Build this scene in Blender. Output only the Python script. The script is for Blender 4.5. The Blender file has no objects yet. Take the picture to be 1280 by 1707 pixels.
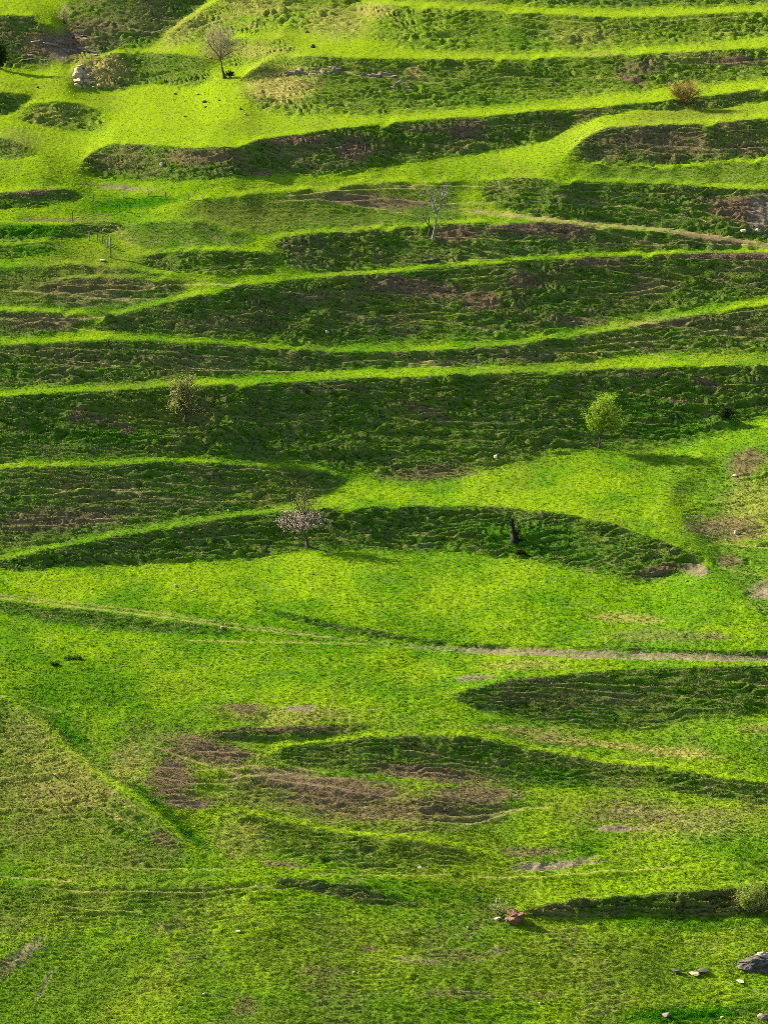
import bpy, bmesh, math, random
import numpy as np
from mathutils import Vector, Matrix

# ------------------------------------------------------------------ camera, sky, sun, exposure
scene = bpy.context.scene
COL = scene.collection
RES_W, RES_H = 1280.0, 1707.0
VFOV = math.radians(21.0)
FPX = (RES_H / 2) / math.tan(VFOV / 2)
PITCH = math.radians(13.0)
SUN_EL = math.radians(29.0)
SUN_AZ = math.radians(62.0)          # measured from straight ahead (+Y) towards the left (-X)
cam_d = bpy.data.cameras.new('camera')
cam = bpy.data.objects.new('camera', cam_d)
COL.objects.link(cam)
cam.location = (0, 0, 0)
cam.rotation_euler = (math.radians(90) - PITCH, 0, 0)
cam_d.sensor_fit = 'VERTICAL'
cam_d.sensor_height = 36.0
cam_d.lens = 18.0 / math.tan(VFOV / 2)
cam_d.clip_start = 1.0
cam_d.clip_end = 5000.0
scene.camera = cam

world = bpy.data.worlds.new('World')
scene.world = world
world.use_nodes = True
wn = world.node_tree
sky = wn.nodes.new('ShaderNodeTexSky')
sky.sky_type = 'NISHITA'
sky.sun_disc = False
sky.sun_elevation = SUN_EL
sky.sun_rotation = -SUN_AZ
sky.air_density = 1.0
sky.dust_density = 1.5
sky.ozone_density = 1.0
bgn = wn.nodes['Background']
bgn.inputs['Strength'].default_value = 0.065
wn.links.new(sky.outputs[0], bgn.inputs['Color'])

sun_d = bpy.data.lights.new('sun', 'SUN')
sun = bpy.data.objects.new('sun', sun_d)
COL.objects.link(sun)
sun_d.energy = 5.0
sun_d.angle = math.radians(0.5)
sun_d.color = (1.0, 0.90, 0.72)
sdir = Vector((-math.cos(SUN_EL) * math.sin(SUN_AZ), math.cos(SUN_EL) * math.cos(SUN_AZ), math.sin(SUN_EL)))
sun.rotation_euler = sdir.to_track_quat('Z', 'Y').to_euler()
sun.location = (-150, 300, 120)

scene.view_settings.view_transform = 'Standard'
scene.view_settings.look = 'None'
scene.view_settings.exposure = 2.05
scene.view_settings.gamma = 1.0
scene.view_settings.use_curve_mapping = False
scene.render.film_transparent = False
scene.cycles.use_denoising = False
scene.cycles.pixel_filter_type = 'BLACKMAN_HARRIS'
scene.cycles.filter_width = 0.6
scene.cycles.max_bounces = 4
scene.cycles.diffuse_bounces = 2
scene.cycles.transmission_bounces = 3
scene.cycles.transparent_max_bounces = 4

RNG = np.random.default_rng(7)
random.seed(7)

# ------------------------------------------------------------------ small maths helpers
def hash2(ix, iy, seed):
    h = (ix.astype(np.int64) * 374761393 + iy.astype(np.int64) * 668265263 + seed * 1442695041) & 0xFFFFFFFF
    h = ((h ^ (h >> 13)) * 1274126177) & 0xFFFFFFFF
    h = h ^ (h >> 16)
    return (h & 0xFFFF) / 65535.0

def noise2(x, y, seed=0):
    """gradient noise, about -1..1"""
    x0 = np.floor(x); y0 = np.floor(y)
    fx = x - x0; fy = y - y0
    ux = fx * fx * fx * (fx * (fx * 6 - 15) + 10)
    uy = fy * fy * fy * (fy * (fy * 6 - 15) + 10)
    def g(ix, iy, dx, dy):
        a = hash2(ix, iy, seed) * 6.2831853
        return np.cos(a) * dx + np.sin(a) * dy
    n00 = g(x0, y0, fx, fy); n10 = g(x0 + 1, y0, fx - 1, fy)
    n01 = g(x0, y0 + 1, fx, fy - 1); n11 = g(x0 + 1, y0 + 1, fx - 1, fy - 1)
    return ((n00 * (1 - ux) + n10 * ux) * (1 - uy) + (n01 * (1 - ux) + n11 * ux) * uy) * 1.45

def fbm(x, y, seed=0, octaves=3, gain=0.5):
    s = 0; a = 1.0; t = 0
    for o in range(octaves):
        s = s + a * noise2(x * 2 ** o, y * 2 ** o, seed + 17 * o); t += a; a *= gain
    return s / t

def sstep(a, b, x):
    t = np.clip((x - a) / (b - a + 1e-9), 0, 1)
    return t * t * (3 - 2 * t)

def smooth1(a, sig):
    r = int(sig * 3); k = np.exp(-0.5 * (np.arange(-r, r + 1) / sig) ** 2); k /= k.sum()
    return np.convolve(np.pad(a, r, mode='edge'), k, mode='valid')

def dct2(a, axis):
    a = np.moveaxis(a, axis, 0); n = a.shape[0]
    b = np.concatenate([a, a[::-1]], 0)
    F = np.fft.rfft(b, axis=0)[:n]
    k = np.arange(n).reshape([-1] + [1] * (a.ndim - 1))
    r = (F * np.exp(-1j * np.pi * k / (2 * n))).real
    return np.moveaxis(r, 0, axis)

def idct2(a, axis):
    a = np.moveaxis(a, axis, 0); n = a.shape[0]
    k = np.arange(n).reshape([-1] + [1] * (a.ndim - 1))
    F = a * np.exp(1j * np.pi * k / (2 * n))
    F = np.concatenate([F, np.zeros_like(F[:1])], 0)
    b = np.fft.irfft(F, 2 * n, axis=0)[:n]
    return np.moveaxis(b, 0, axis)

# ------------------------------------------------------------------ survey of the hillside
# Terrace banks: (name, crest line, foot line, slope in degrees, roughness, dry share).  The numbers are
# bearings from the survey point (1/4605 rad units); the land itself is integrated from slopes below.
BANKS = [
 ('R0', [(560,-60),(1280,-60)], [(560,-5),(900,8),(1000,14),(1280,4)], 34, .8, .2),
 ('R1', [(600,8),(650,9),(760,15),(900,22),(1010,29),(1100,26),(1280,19)],
        [(600,60),(700,85),(850,88),(1000,82),(1150,72),(1280,60)], 27, .8, .15),
 ('R2', [(400,128),(420,110),(460,97),(520,93),(600,96),(700,98),(850,98),(1000,93),(1150,86),(1280,78)],
        [(400,132),(430,180),(500,192),(560,188),(650,188),(800,176),(900,166),(1000,157),(1100,147),(1200,138),(1280,130)], 29, .9, .25),
 ('R3', [(120,285),(150,255),(190,238),(250,242),(330,246),(400,246),(430,232),(500,222),(600,210),(700,200),(800,194),(900,184),(1000,178),(1100,168),(1200,156),(1280,147)],
        [(120,287),(200,297),(300,300),(400,293),(500,290),(600,285),(700,268),(800,255),(900,235),(950,212),(1000,192),(1060,184),(1180,180),(1280,168)], 40, 1.0, .45),
 ('R4', [(940,262),(960,240),(985,222),(1010,213),(1040,210),(1100,208),(1200,203),(1280,198)],
        [(940,264),(960,270),(1000,278),(1100,281),(1200,273),(1280,262)], 41, 1.0, .6),
 ('R5', [(780,300),(850,296),(950,301),(1100,306),(1200,312),(1260,316),(1280,313)],
        [(780,303),(820,342),(900,362),(1000,372),(1100,381),(1200,392),(1280,402)], 37, .9, .3),
 ('R6', [(440,404),(480,392),(560,387),(640,380),(720,375),(800,371),(900,371),(960,374),(1010,381),(1100,388),(1180,398),(1280,411)],
        [(440,407),(480,446),(560,452),(640,447),(720,440),(800,434),(900,427),(1000,421),(1100,418),(1200,416),(1280,415)], 39, .95, .45),
 ('R7', [(130,545),(180,529),(250,511),(300,500),(350,487),(400,476),(480,467),(560,460),(640,455),(720,446),(800,441),(900,433),(1000,427),(1100,424),(1200,422),(1280,421)],
        [(130,548),(200,554),(300,559),(400,565),(500,572),(600,571),(700,567),(800,562),(900,552),(1000,536),(1100,518),(1200,502),(1280,490)], 40, 1.0, .42),
 ('R8', [(0,575),(60,571),(150,567),(250,567),(350,572),(450,580),(550,587),(650,587),(750,583),(850,575),(950,561),(1050,545),(1150,526),(1220,516),(1280,506)],
        [(0,646),(100,641),(200,637),(300,631),(400,626),(500,620),(600,615),(700,612),(800,609),(900,605),(1000,598),(1100,589),(1200,585),(1280,583)], 37, .8, .42),
 ('R9', [(0,660),(100,654),(200,650),(280,645),(340,642),(430,638),(520,634),(600,630),(700,627),(800,623),(900,620),(1000,615),(1100,611),(1200,609),(1280,609)],
        [(0,770),(100,765),(200,762),(300,761),(400,765),(500,770),(560,780),(620,790),(700,797),(760,787),(850,768),(920,753),(1000,746),(1080,743),(1150,738),(1200,725),(1240,700),(1280,690)], 41, 1.0, .28),
 ('R10', [(0,780),(100,776),(200,772),(300,770),(400,774),(480,780),(540,787),(590,797)],
         [(0,920),(100,902),(200,884),(300,868),(400,852),(480,840),(540,825),(590,801)], 35, .65, .45),
 ('R11', [(0,935),(60,920),(130,908),(200,893),(270,882),(340,870),(420,857),(500,850),(560,846),(640,843),(740,843),(840,845),(900,850),(960,858),(1020,873),(1080,893),(1130,915),(1180,938)],
         [(0,952),(100,948),(200,940),(300,937),(400,929),(500,919),(560,914),(640,913),(740,917),(850,927),(950,945),(1020,963),(1080,970),(1130,957),(1180,942)], 40, .8, .25),
 ('R12', [(400,1005),(480,1022),(560,1040),(640,1052),(720,1065),(800,1072),(900,1076),(1000,1077),(1100,1078),(1200,1084),(1280,1085)],
         [(400,1008),(480,1032),(560,1052),(640,1064),(720,1073),(800,1079),(900,1081),(1000,1082),(1100,1086),(1200,1093),(1280,1095)], 37, .6, .35),
 ('R12b', [(0,1003),(100,1013),(250,1031),(350,1044),(400,1050)], [(0,1020),(100,1040),(250,1056),(350,1058),(400,1053)], 30, .3, .05),
 ('R13', [(740,1160),(800,1146),(850,1136),(900,1128),(960,1120),(1040,1114),(1120,1111),(1280,1110)],
         [(740,1165),(800,1190),(850,1200),(900,1204),(1000,1213),(1100,1206),(1200,1196),(1280,1186)], 37, .55, .25),
 ('R13b', [(330,1222),(400,1212),(480,1206),(560,1204),(640,1208)], [(330,1228),(400,1233),(480,1228),(560,1221),(640,1211)], 35, .6, .5),
 ('R14', [(440,1258),(470,1241),(520,1233),(600,1229),(680,1228),(760,1232),(840,1243),(920,1257),(1000,1270),(1080,1280),(1160,1292),(1280,1303)],
         [(440,1264),(500,1275),(600,1285),(700,1292),(800,1300),(900,1313),(980,1314),(1080,1316),(1180,1329),(1280,1340)], 35, .4, .2),
 ('R15', [(300,1290),(400,1292),(500,1305),(600,1318),(700,1332),(800,1338),(860,1345)],
         [(300,1345),(400,1345),(500,1368),(600,1388),(700,1400),(800,1390),(860,1350)], 22, .35, .45),
 ('R16', [(370,1347),(450,1362),(550,1382),(650,1402),(740,1415),(820,1428)],
         [(370,1352),(450,1405),(520,1435),(600,1452),(700,1456),(820,1433)], 26, .5, .25),
 ('R17', [(430,1464),(520,1470),(600,1480),(660,1495),(720,1512)], [(430,1467),(520,1492),(600,1508),(660,1514),(720,1518)], 34, .5, .35),
 ('R18', [(850,1526),(880,1514),(930,1503),(1000,1496),(1080,1490),(1150,1485),(1220,1481),(1280,1480)],
         [(850,1528),(880,1528),(1280,1526)], 52, 1.0, .5),
 ('RT', [(262,74),(300,42),(340,15),(380,-10),(620,-40)], [(262,79),(300,74),(350,70),(420,58),(480,48),(540,54),(600,62),(620,60)], 24, .85, .3),
 ('RT2', [(350,80),(400,62),(440,58),(480,63),(510,87)], [(350,105),(400,112),(450,106),(490,97),(510,90)], 25, .8, .2),
 ('RTL', [(0,24),(60,26),(90,44),(104,54)], [(0,108),(60,112),(104,110)], 40, 1.0, .5),
 ('RTM', [(92,-60),(390,-60)], [(92,110),(150,96),(200,88),(240,82),(290,45),(330,16),(372,-12)], 36, .7, .5),
 ('RA', [(140,120),(165,92),(200,88),(240,86),(280,88),(330,92),(365,104)], [(140,148),(165,148),(210,146),(260,138),(300,145),(340,140),(365,126)], 34, .9, .2),
 ('RO', [(116,128),(128,106),(150,95),(175,96),(200,112),(220,136)], [(116,146),(128,149),(150,149),(175,149),(200,149),(220,147)], 50, .8, .2),
 ('RB', [(0,152),(35,156),(68,163)], [(0,192),(30,186),(68,165)], 38, .7, .2),
 ('RC', [(20,188),(50,173),(90,168),(130,172),(165,182),(190,197)], [(20,194),(60,208),(100,216),(150,222),(190,214)], 29, .8, .2),
 ('RD', [(0,228),(30,235),(75,255)], [(0,265),(40,263),(75,257)], 38, .8, .4),
 ('RE', [(0,322),(50,318),(110,314),(150,318)], [(0,348),(50,346),(110,336),(150,322)], 39, .9, .3),
 ('RG', [(0,375),(100,374),(180,370),(230,373)], [(0,402),(60,401),(130,396),(180,392),(230,378)], 33, .8, 0.0),
 ('RH', [(0,408),(70,404),(120,402)], [(0,432),(60,426),(120,405)], 31, .6, 0.0),
 ('RI', [(215,431),(260,421),(320,418),(380,418),(440,420),(480,425)], [(215,434),(260,447),(320,458),(380,460),(440,456),(480,440)], 38, .9, .3),
 ('RJ', [(60,477),(120,465),(200,462),(280,466),(330,476)], [(60,500),(120,515),(200,510),(280,494),(330,480)], 34, .7, .5),
 ('Z1', [(300,338),(430,322),(640,304),(790,300)], [(300,360),(430,392),(640,380),(790,371)], 30, .16, .12),  # this and the next three zones: slope steepened to stand for soft shade
 ('Z2', [(190,378),(260,370),(340,370),(440,396)], [(190,395),(260,420),(340,417),(440,402)], 30, .15, .1),
 ('Z3', [(0,446),(120,440),(200,446),(330,464)], [(0,512),(120,514),(200,520),(330,482)], 31, .3, .25),
 ('Z4', [(960,272),(1100,282),(1280,266)], [(960,297),(1100,305),(1280,311)], 27, .15, .1),
 ('RL', [(0,1166),(40,1190),(70,1214),(100,1240),(150,1283),(210,1330),(260,1362),(330,1428)], [(0,1432),(100,1440),(200,1444),(260,1446),(330,1442)], 25.5, .32, .3),
 ('RF', [(0,1472),(150,1476),(300,1480),(430,1474)], [(0,1560),(150,1540),(300,1520),(430,1490)], 24, .2, .15),
 ('Z6', [(240,1235),(330,1232),(440,1250),(520,1290)], [(240,1340),(330,1346),(440,1300),(520,1300)], 20, .35, .3),
 ('Z7', [(1090,780),(1160,770),(1280,740)], [(1090,800),(1160,900),(1280,1040)], 21, .4, .3),
 ('RK', [(0,518),(60,518),(130,522),(175,527)], [(0,561),(60,561),(120,551),(175,532)], 37, .8, .5),
]
# patches: kind, cx, cy, rx, ry, angle(deg), strength
PATCH = [
 ('brown',100,75,75,28,0,1),('brown',160,45,60,14,0,.7),('brown',230,30,80,20,0,.4),('soil',95,92,28,9,15,.7),('brown',30,230,40,18,0,.3),
 ('gold',175,118,48,28,0,1.3),('soil',140,128,24,18,0,.8),('gold',465,145,65,36,0,.8),('gold',690,122,14,16,-30,.9),('gold',620,18,45,15,0,.6),('gold',430,12,70,20,0,.5),
 ('gold',560,40,60,30,0,.5),('gold',310,50,60,20,-35,.5),('gold',1160,98,70,12,0,.4),('gold',960,60,70,18,0,.35),('gold',420,85,70,14,0,.4),
 ('brown',340,262,80,15,0,.8),('brown',200,272,60,18,0,.4),('brown',490,238,65,8,0,1),('brown',590,252,38,22,0,1),('brown',440,288,20,6,0,.9),
 ('brown',775,218,40,18,0,.9),('brown',710,215,60,8,0,.6),('brown',1090,235,120,27,0,.75),('brown',1230,102,60,9,0,.9),('brown',1070,112,42,12,0,.7),
 ('brown',1050,132,32,8,20,.9),('brown',1000,90,50,6,0,.3),('gold',90,195,50,16,0,.4),
 ('brown',60,322,45,7,-5,.9),('soil',200,312,60,5,4,.8),('brown',100,367,80,4,0,.7),('gold',200,390,50,12,40,.3),('olive_and_shade',420,360,150,30,0,.8),  # dull patches here and on the next line put cloud shade into colour
 ('olive_and_shade',640,318,120,20,0,.7),('olive_and_shade',1150,190,140,14,-4,.9),('olive_and_shade',150,440,130,40,0,.7),('olive_and_shade',60,480,90,30,0,.6),
 ('brown',620,335,120,12,4,.85),('brown',900,382,110,12,0,1),('brown',760,392,50,16,0,.9),('brown',955,392,35,10,0,1),('brown',1190,398,90,7,8,.9),
 ('soil',1270,355,30,34,0,1.5),('brown',1235,350,60,26,0,1),('brown',1205,336,60,12,0,.8),('brown',1225,428,110,8,0,1),('brown',1000,438,60,8,0,.8),('brown',1240,450,50,10,0,.4),
 ('brown',700,482,110,18,6,.9),('brown',800,500,40,22,0,.9),('brown',520,498,50,10,0,.7),('brown',880,472,40,16,0,.8),('brown',960,537,60,8,0,.7),
 ('brown',1090,472,50,15,0,.5),('brown',150,480,110,22,0,.5),('brown',70,538,80,16,0,.6),('brown',420,540,90,10,8,.4),
 ('brown',130,692,16,12,0,.8),('brown',212,718,12,11,0,.9),('brown',175,703,40,6,15,.7),('brown',330,690,30,20,0,.4),
 ('brown',1180,642,32,8,15,.9),('brown',1132,672,26,7,10,.9),('brown',1080,625,70,6,0,.6),('brown',710,685,50,10,15,.6),('brown',720,790,90,14,-4,.6),
 ('brown',560,650,80,8,0,.5),('brown',100,868,130,22,-4,.7),('brown',230,835,120,14,4,.4),('brown',300,600,120,12,0,.4),('brown',1120,540,100,12,-4,.6),('brown',880,595,70,8,0,.5),
 ('brown',1245,772,35,26,-20,.8),('brown',1205,882,75,22,0,.75),('brown',1215,935,22,12,0,.8),('soil',1270,987,26,20,0,.9),('soil',1160,952,28,13,15,.9),('brown',1095,952,45,10,-12,.8),
 ('gold',1050,1032,70,10,4,.6),('brown',1100,1060,120,12,0,.4),('brown',1190,1062,30,6,0,.7),('gold',1250,850,60,60,0,.4),('gold',870,1110,80,10,0,.5),
 ('soil',792,1131,42,9,-3,.8),('soil',500,1181,36,7,0,1.0),('brown',405,1184,34,10,0,.8),('gold',470,1190,140,16,0,.5),
 ('brown',350,1250,95,26,10,.95),('brown',285,1300,45,50,0,.95),('brown',480,1214,110,9,-2,.8),('gold',210,1270,40,40,0,.5),
 ('brown',560,1318,160,30,6,.95),('brown',720,1292,120,16,8,.9),('brown',790,1328,90,24,0,.9),('brown',640,1348,190,24,4,.85),('brown',460,1290,90,14,0,.7),('brown',310,1338,60,14,0,.9),
 ('soil',310,1342,50,6,0,.5),('brown',275,1402,30,14,30,.7),('gold',100,1300,110,70,0,.38),('gold',40,1230,60,50,0,.35),('olive_and_shade',100,1330,160,110,0,.7),('brown',90,1320,70,20,0,.3),
 ('brown',1060,1360,95,26,0,.55),('gold',1150,1380,120,30,0,.5),('soil',1030,1386,55,7,3,1),('soil',925,1440,95,9,-5,1),('brown',880,1420,65,10,0,.7),('soil',1060,1357,55,4,0,.7),
 ('brown',470,1440,45,9,4,.7),('gold',400,1400,60,40,0,.4),('brown',560,1490,100,9,8,.4),
 ('soil',48,1590,50,13,-38,.75),('soil',72,1642,40,7,-58,.6),('brown',10,1618,25,14,-30,.6),('olive_and_shade',60,1520,160,40,0,.6),('olive_and_shade',350,1540,250,30,0,.4),
 ('soil',700,1605,52,9,5,.7),('soil',832,1586,26,6,4,.7),('brown',615,1580,18,5,0,.7),('brown',760,1590,60,14,0,.5),('brown',760,1660,70,12,0,.5),
 ('brown',545,1622,50,10,0,.5),('olive_and_shade',950,1610,300,70,0,.7),('olive_and_shade',600,1600,320,90,0,.6),('olive_and_shade',200,1640,260,90,0,.5),('olive_and_shade',600,1350,420,110,0,.4),('brown',410,1682,22,24,-20,.6),('brown',900,1660,40,10,0,.4),
 ('gold',1000,1240,170,9,5,.7),('gold',1140,1258,70,10,5,.7),('gold',1260,1215,60,10,0,.5),('gold',860,1222,120,7,3,.6),
 ('brown',950,1165,180,16,0,.35),('brown',900,1138,60,10,0,.4),
 ('lush',220,340,95,13,-6,1),('lush',60,385,80,14,0,.9),('lush',60,420,60,10,0,.7),('lush',130,1235,85,16,42,.8),('lush',240,1328,60,11,38,.9),('lush',320,1395,50,11,38,.8),('lush',100,1150,140,60,0,.5),
 ('lush',1150,1690,160,18,-4,1),('lush',700,1490,200,20,4,.6),('lush',1150,1540,160,14,0,.7),('lush',920,1300,90,22,8,.6),('lush',760,1060,200,20,0,.3),
 ('lush',200,730,120,14,0,.6),('lush',1120,700,150,40,0,.5),('lush',820,170,100,12,0,.4),('lush',870,60,60,25,0,.4),('lush',500,1060,200,60,0,.4),('lush',1000,1000,150,60,0,.4),
 ('lush',880,900,140,30,10,.6),
]
TRAILS = [  # thin sheep trails: points, half width, strength
 ([(0,588),(100,600),(200,610),(300,618),(420,621)],1.2,.8), ([(0,1347),(80,1348),(130,1344),(190,1350),(235,1346)],1.6,1), ([(0,1295),(60,1290),(125,1286)],1.4,.8),
 ([(220,1232),(260,1245),(310,1265),(380,1288),(430,1295),(500,1305),(560,1312),(640,1330),(700,1336)],2.0,.9),
 ([(20,856),(150,865),(280,861)],1.2,.7), ([(40,812),(200,822),(310,834),(380,842)],1.2,.6), ([(110,490),(170,497),(230,508)],1.3,.7), ([(0,532),(60,537),(130,548),(175,556)],1.3,.8),
 ([(480,420),(540,432),(590,441)],1.3,.9), ([(430,498),(500,510),(560,518),(650,532)],1.3,.7), ([(520,486),(620,488),(690,494),(740,510),(775,528)],1.5,.8),
 ([(850,582),(930,587),(1010,598)],1.3,.8), ([(1010,568),(1060,580),(1120,602)],1.3,.8), ([(1040,535),(1150,548),(1280,565)],1.3,.7), ([(960,550),(1070,572),(1170,580)],1.3,.7),
 ([(940,372),(1000,384),(1060,400),(1135,412)],1.4,.8), ([(1100,452),(1200,468),(1275,484)],1.3,.8), ([(1190,438),(1280,450)],1.2,.7), ([(720,392),(780,415),(840,426)],1.4,.8),
 ([(640,384),(700,408)],1.2,.6), ([(350,20),(395,37),(440,52)],1.5,.9), ([(700,600),(780,608),(820,616)],1.2,.6), ([(600,598),(680,606),(760,614)],1.2,.7),
 ([(850,395),(905,408)],1.2,.6), ([(280,1068),(400,1069),(520,1072),(640,1075)],1.2,.7), ([(1180,905),(1280,914)],1.3,.7), ([(1190,945),(1280,962)],1.2,.5),
 ([(0,1462),(60,1466),(130,1470)],1.4,.6), ([(80,1440),(160,1444),(280,1450),(430,1451)],1.3,.6), ([(500,1460),(620,1462),(760,1462)],1.2,.5), ([(760,1462),(900,1460),(1000,1450),(1170,1446)],1.4,.7),
 ([(0,1162),(40,1172),(80,1184),(110,1190)],1.5,.6), ([(480,245),(560,262),(620,275)],1.0,.5), ([(820,312),(870,330)],1.0,.5), ([(900,1213),(1000,1218)],1.2,.5),
 ([(490,325),(560,338),(640,350),(700,362)],1.6,.7), ([(560,322),(650,330),(760,345)],1.4,.7),
]
TRACKS = [  # worn dirt tracks: points with half width
 ([(560,1064,1.5),(640,1073,2.5),(720,1079,4),(800,1084,6),(860,1087,6.5),(950,1090,7.5),(1050,1091,7),(1150,1094,6),(1280,1100,6),(1400,1106,6)]),
]
PATH2 = [  # the grassy continuation of the track and the terrace track
 ([(-120,985),(0,998),(100,1008),(250,1027),(400,1047),(520,1060),(640,1072)],1.4,.7), ([(-120,980),(0,993),(120,1004),(280,1024),(420,1043),(560,1061)],1.0,.5),
 ([(740,349),(800,353),(900,364),(1000,374),(1100,382),(1180,393),(1280,408)],3.2,.95), ([(330,1030),(360,1043),(400,1047)],1.5,.5),
]
RIDGES = [  # height in metres, half width in bearing units: low spurs and ruts
 ([(0,1160),(40,1186),(70,1210),(100,1236),(150,1279),(210,1326),(260,1358),(330,1424)], 0.22, 12),
 ([(1230,690),(1180,745),(1130,800),(1110,850),(1150,905),(1210,960)], 0.30, 26),
]
LATERAL = [  # side slopes: cx, cy, rx, ry, cross fall (negative faces the sun side)
 (1230,880,150,170,-.55), (90,1310,190,130,-.5), (480,140,120,60,-.35), (330,40,80,50,-.3), (150,190,80,45,-.3), (90,60,150,60,.35), (1230,690,90,60,-.3),
 (250,120,60,30,-.2),
]

STEP = 1.6
UMIN, UMAX, VMIN, VMAX = -130, 1410, -120, 1775
us = np.arange(UMIN, UMAX + .1, STEP); vs = np.arange(VMIN, VMAX + .1, STEP)
NU, NV = len(us), len(vs)
U, V = np.meshgrid(us, vs)
yy = (RES_H / 2 - vs) / FPX
dirY = math.cos(PITCH) + yy * math.sin(PITCH)
dirZ = -math.sin(PITCH) + yy * math.cos(PITCH)
m_row = dirZ / dirY                                 # z / y of each bearing row

def curve_on(us_, pts):
    p = np.array(pts, float)
    return smooth1(np.interp(us_, p[:, 0], p[:, 1]), 5.0)

wob = lambda seed, sc, amp: amp * fbm(us / sc, us * 0 + seed * 3.7, seed, 3)
tan_base = np.tan(np.radians(7.0 + 11.0 * sstep(235, 300, V) * (1 - sstep(540, 640, V)) + 4.0 * sstep(600, 700, V) * (1 - sstep(780, 830, V)) + 5.5 * sstep(950, 1300, V)))  # mid rows tilted steeper to dim them, in place of cloud shade
tan_base = tan_base + 0.055 * fbm(U / 190, V / 46, 3, 3)
tan_base = np.maximum(tan_base, 0.035)
TAN = tan_base.copy()
ROUGH = 0.08 + 0.10 * sstep(700, 1500, V)
BANKW = np.zeros_like(U)
DRYB = np.zeros_like(U)
BANKID = np.full(U.shape, -1, int)
LIP = np.zeros_like(U)
for bi, (nm, crest, foot, deg, rough, dry) in enumerate(BANKS):
    c = curve_on(us, crest) + wob(bi + 11, 60, 2.2) + wob(bi + 51, 16, 2.0) + 6.0 * sstep(.22, .6, fbm(us / 48, us * 0 + bi * 5.3, 23, 2))
    f = curve_on(us, foot) + wob(bi + 31, 40, 4.5)
    u0 = max(crest[0][0], foot[0][0]); u1 = min(crest[-1][0], foot[-1][0])
    if u0 <= 0: u0 = UMIN - 10
    if u1 >= 1280: u1 = UMAX + 10
    endfade = sstep(u0 - 4, u0 + 40, us) * (1 - sstep(u1 - 40, u1 + 4, us))
    h = np.maximum(f - c, 0.5)
    ok = np.nonzero(endfade > 0)[0]
    j0, j1 = ok[0], ok[-1] + 1
    i0 = max(0, int((c[j0:j1].min() - 16 - VMIN) / STEP)); i1 = min(NV, int((f[j0:j1].max() * 1.0 + .2 * h[j0:j1].max() + 6 - VMIN) / STEP) + 1)
    W = (slice(i0, i1), slice(j0, j1))
    c, f, h, endfade = c[j0:j1], f[j0:j1], h[j0:j1], endfade[j0:j1]
    Uw, Vw = U[W], V[W]
    rel = (Vw - c[None, :]) / h[None, :]
    dpx = Vw - c[None, :]
    w = sstep(-1.0, 3.0, dpx) * (1 - sstep(0.90, 1.14, rel))
    w = w * endfade[None, :] * sstep(2, 9, h)[None, :]
    d = deg - 4.8 + 3.0 * fbm(Uw / 120, Vw / 30, 70 + bi, 2) + 3.0 - 15.0 * np.clip(rel, 0, 1) ** 1.5
    TAN[W] = np.maximum(TAN[W], TAN[W] * (1 - w) + np.tan(np.radians(d)) * w)
    LIP[W] = np.maximum(LIP[W], sstep(-9.5, -5, dpx) * (1 - sstep(-1.5, 1.0, dpx)) * endfade[None, :] * sstep(8, 26, h)[None, :] * (deg > 23))
    ROUGH[W] = np.maximum(ROUGH[W], rough * w * (.25 + .75 * sstep(0, 9, dpx)))
    DRYB[W] = np.maximum(DRYB[W], dry * w)
    BANKID[W][w > .45] = bi
    BANKW[W] = np.maximum(BANKW[W], w * min(1, max(.15, (deg - 16) / 16)))
LIP *= .2 + .8 * sstep(-.4, .25, fbm(U / 42, V / 30, 19, 4, .6))
TAN = TAN * (1 - LIP) + np.tan(np.radians(3.5)) * LIP
ROUGH = ROUGH * (1 - .85 * LIP); BANKW = BANKW * (1 - LIP); DRYB = DRYB * (1 - LIP)
BANKID[LIP > .5] = -1
# side slopes
LAT = np.zeros_like(U)
for cx, cy, rx, ry, k in LATERAL:
    LAT += k * np.exp(-(((U - cx) / rx) ** 2 + ((V - cy) / ry) ** 2))
# integrate: dlnY = dm / (tan s + tan depression)
TANf = TAN[::-1]; mf = m_row[::-1]                   # from the bottom upwards
dm = np.diff(mf)[:, None]
tmid = 0.5 * (TANf[1:] + TANf[:-1]); mm = 0.5 * (mf[1:] + mf[:-1])[:, None]
gv = dm / (tmid - mm)
gu = (LAT[::-1][:, 1:] * 0.6) * STEP / FPX * 1.0     # dlnY per column for a cross fall
LAM = 0.22
rhs = np.zeros((NV, NU))
rhs[1:] += gv; rhs[:-1] -= gv
rhs[:, 1:] += LAM * gu; rhs[:, :-1] -= LAM * gu
kv = 2 - 2 * np.cos(np.pi * np.arange(NV) / NV); ku = 2 - 2 * np.cos(np.pi * np.arange(NU) / NU)
den = kv[:, None] + LAM * ku[None, :]; den[0, 0] = 1
R = dct2(dct2(rhs, 0), 1) / den; R[0, 0] = 0
Lf = idct2(idct2(R, 1), 0)
Lf -= Lf[int((VMAX - RES_H) / STEP)].mean()
Y = 155.0 * np.exp(Lf[::-1])
Z = Y * m_row[:, None]
X = Y * ((U - RES_W / 2) / FPX) / dirY[:, None]
print('range of Y', Y.min(), Y.max(), 'mono', (np.diff(Lf, axis=0) <= 0).mean())

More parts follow.
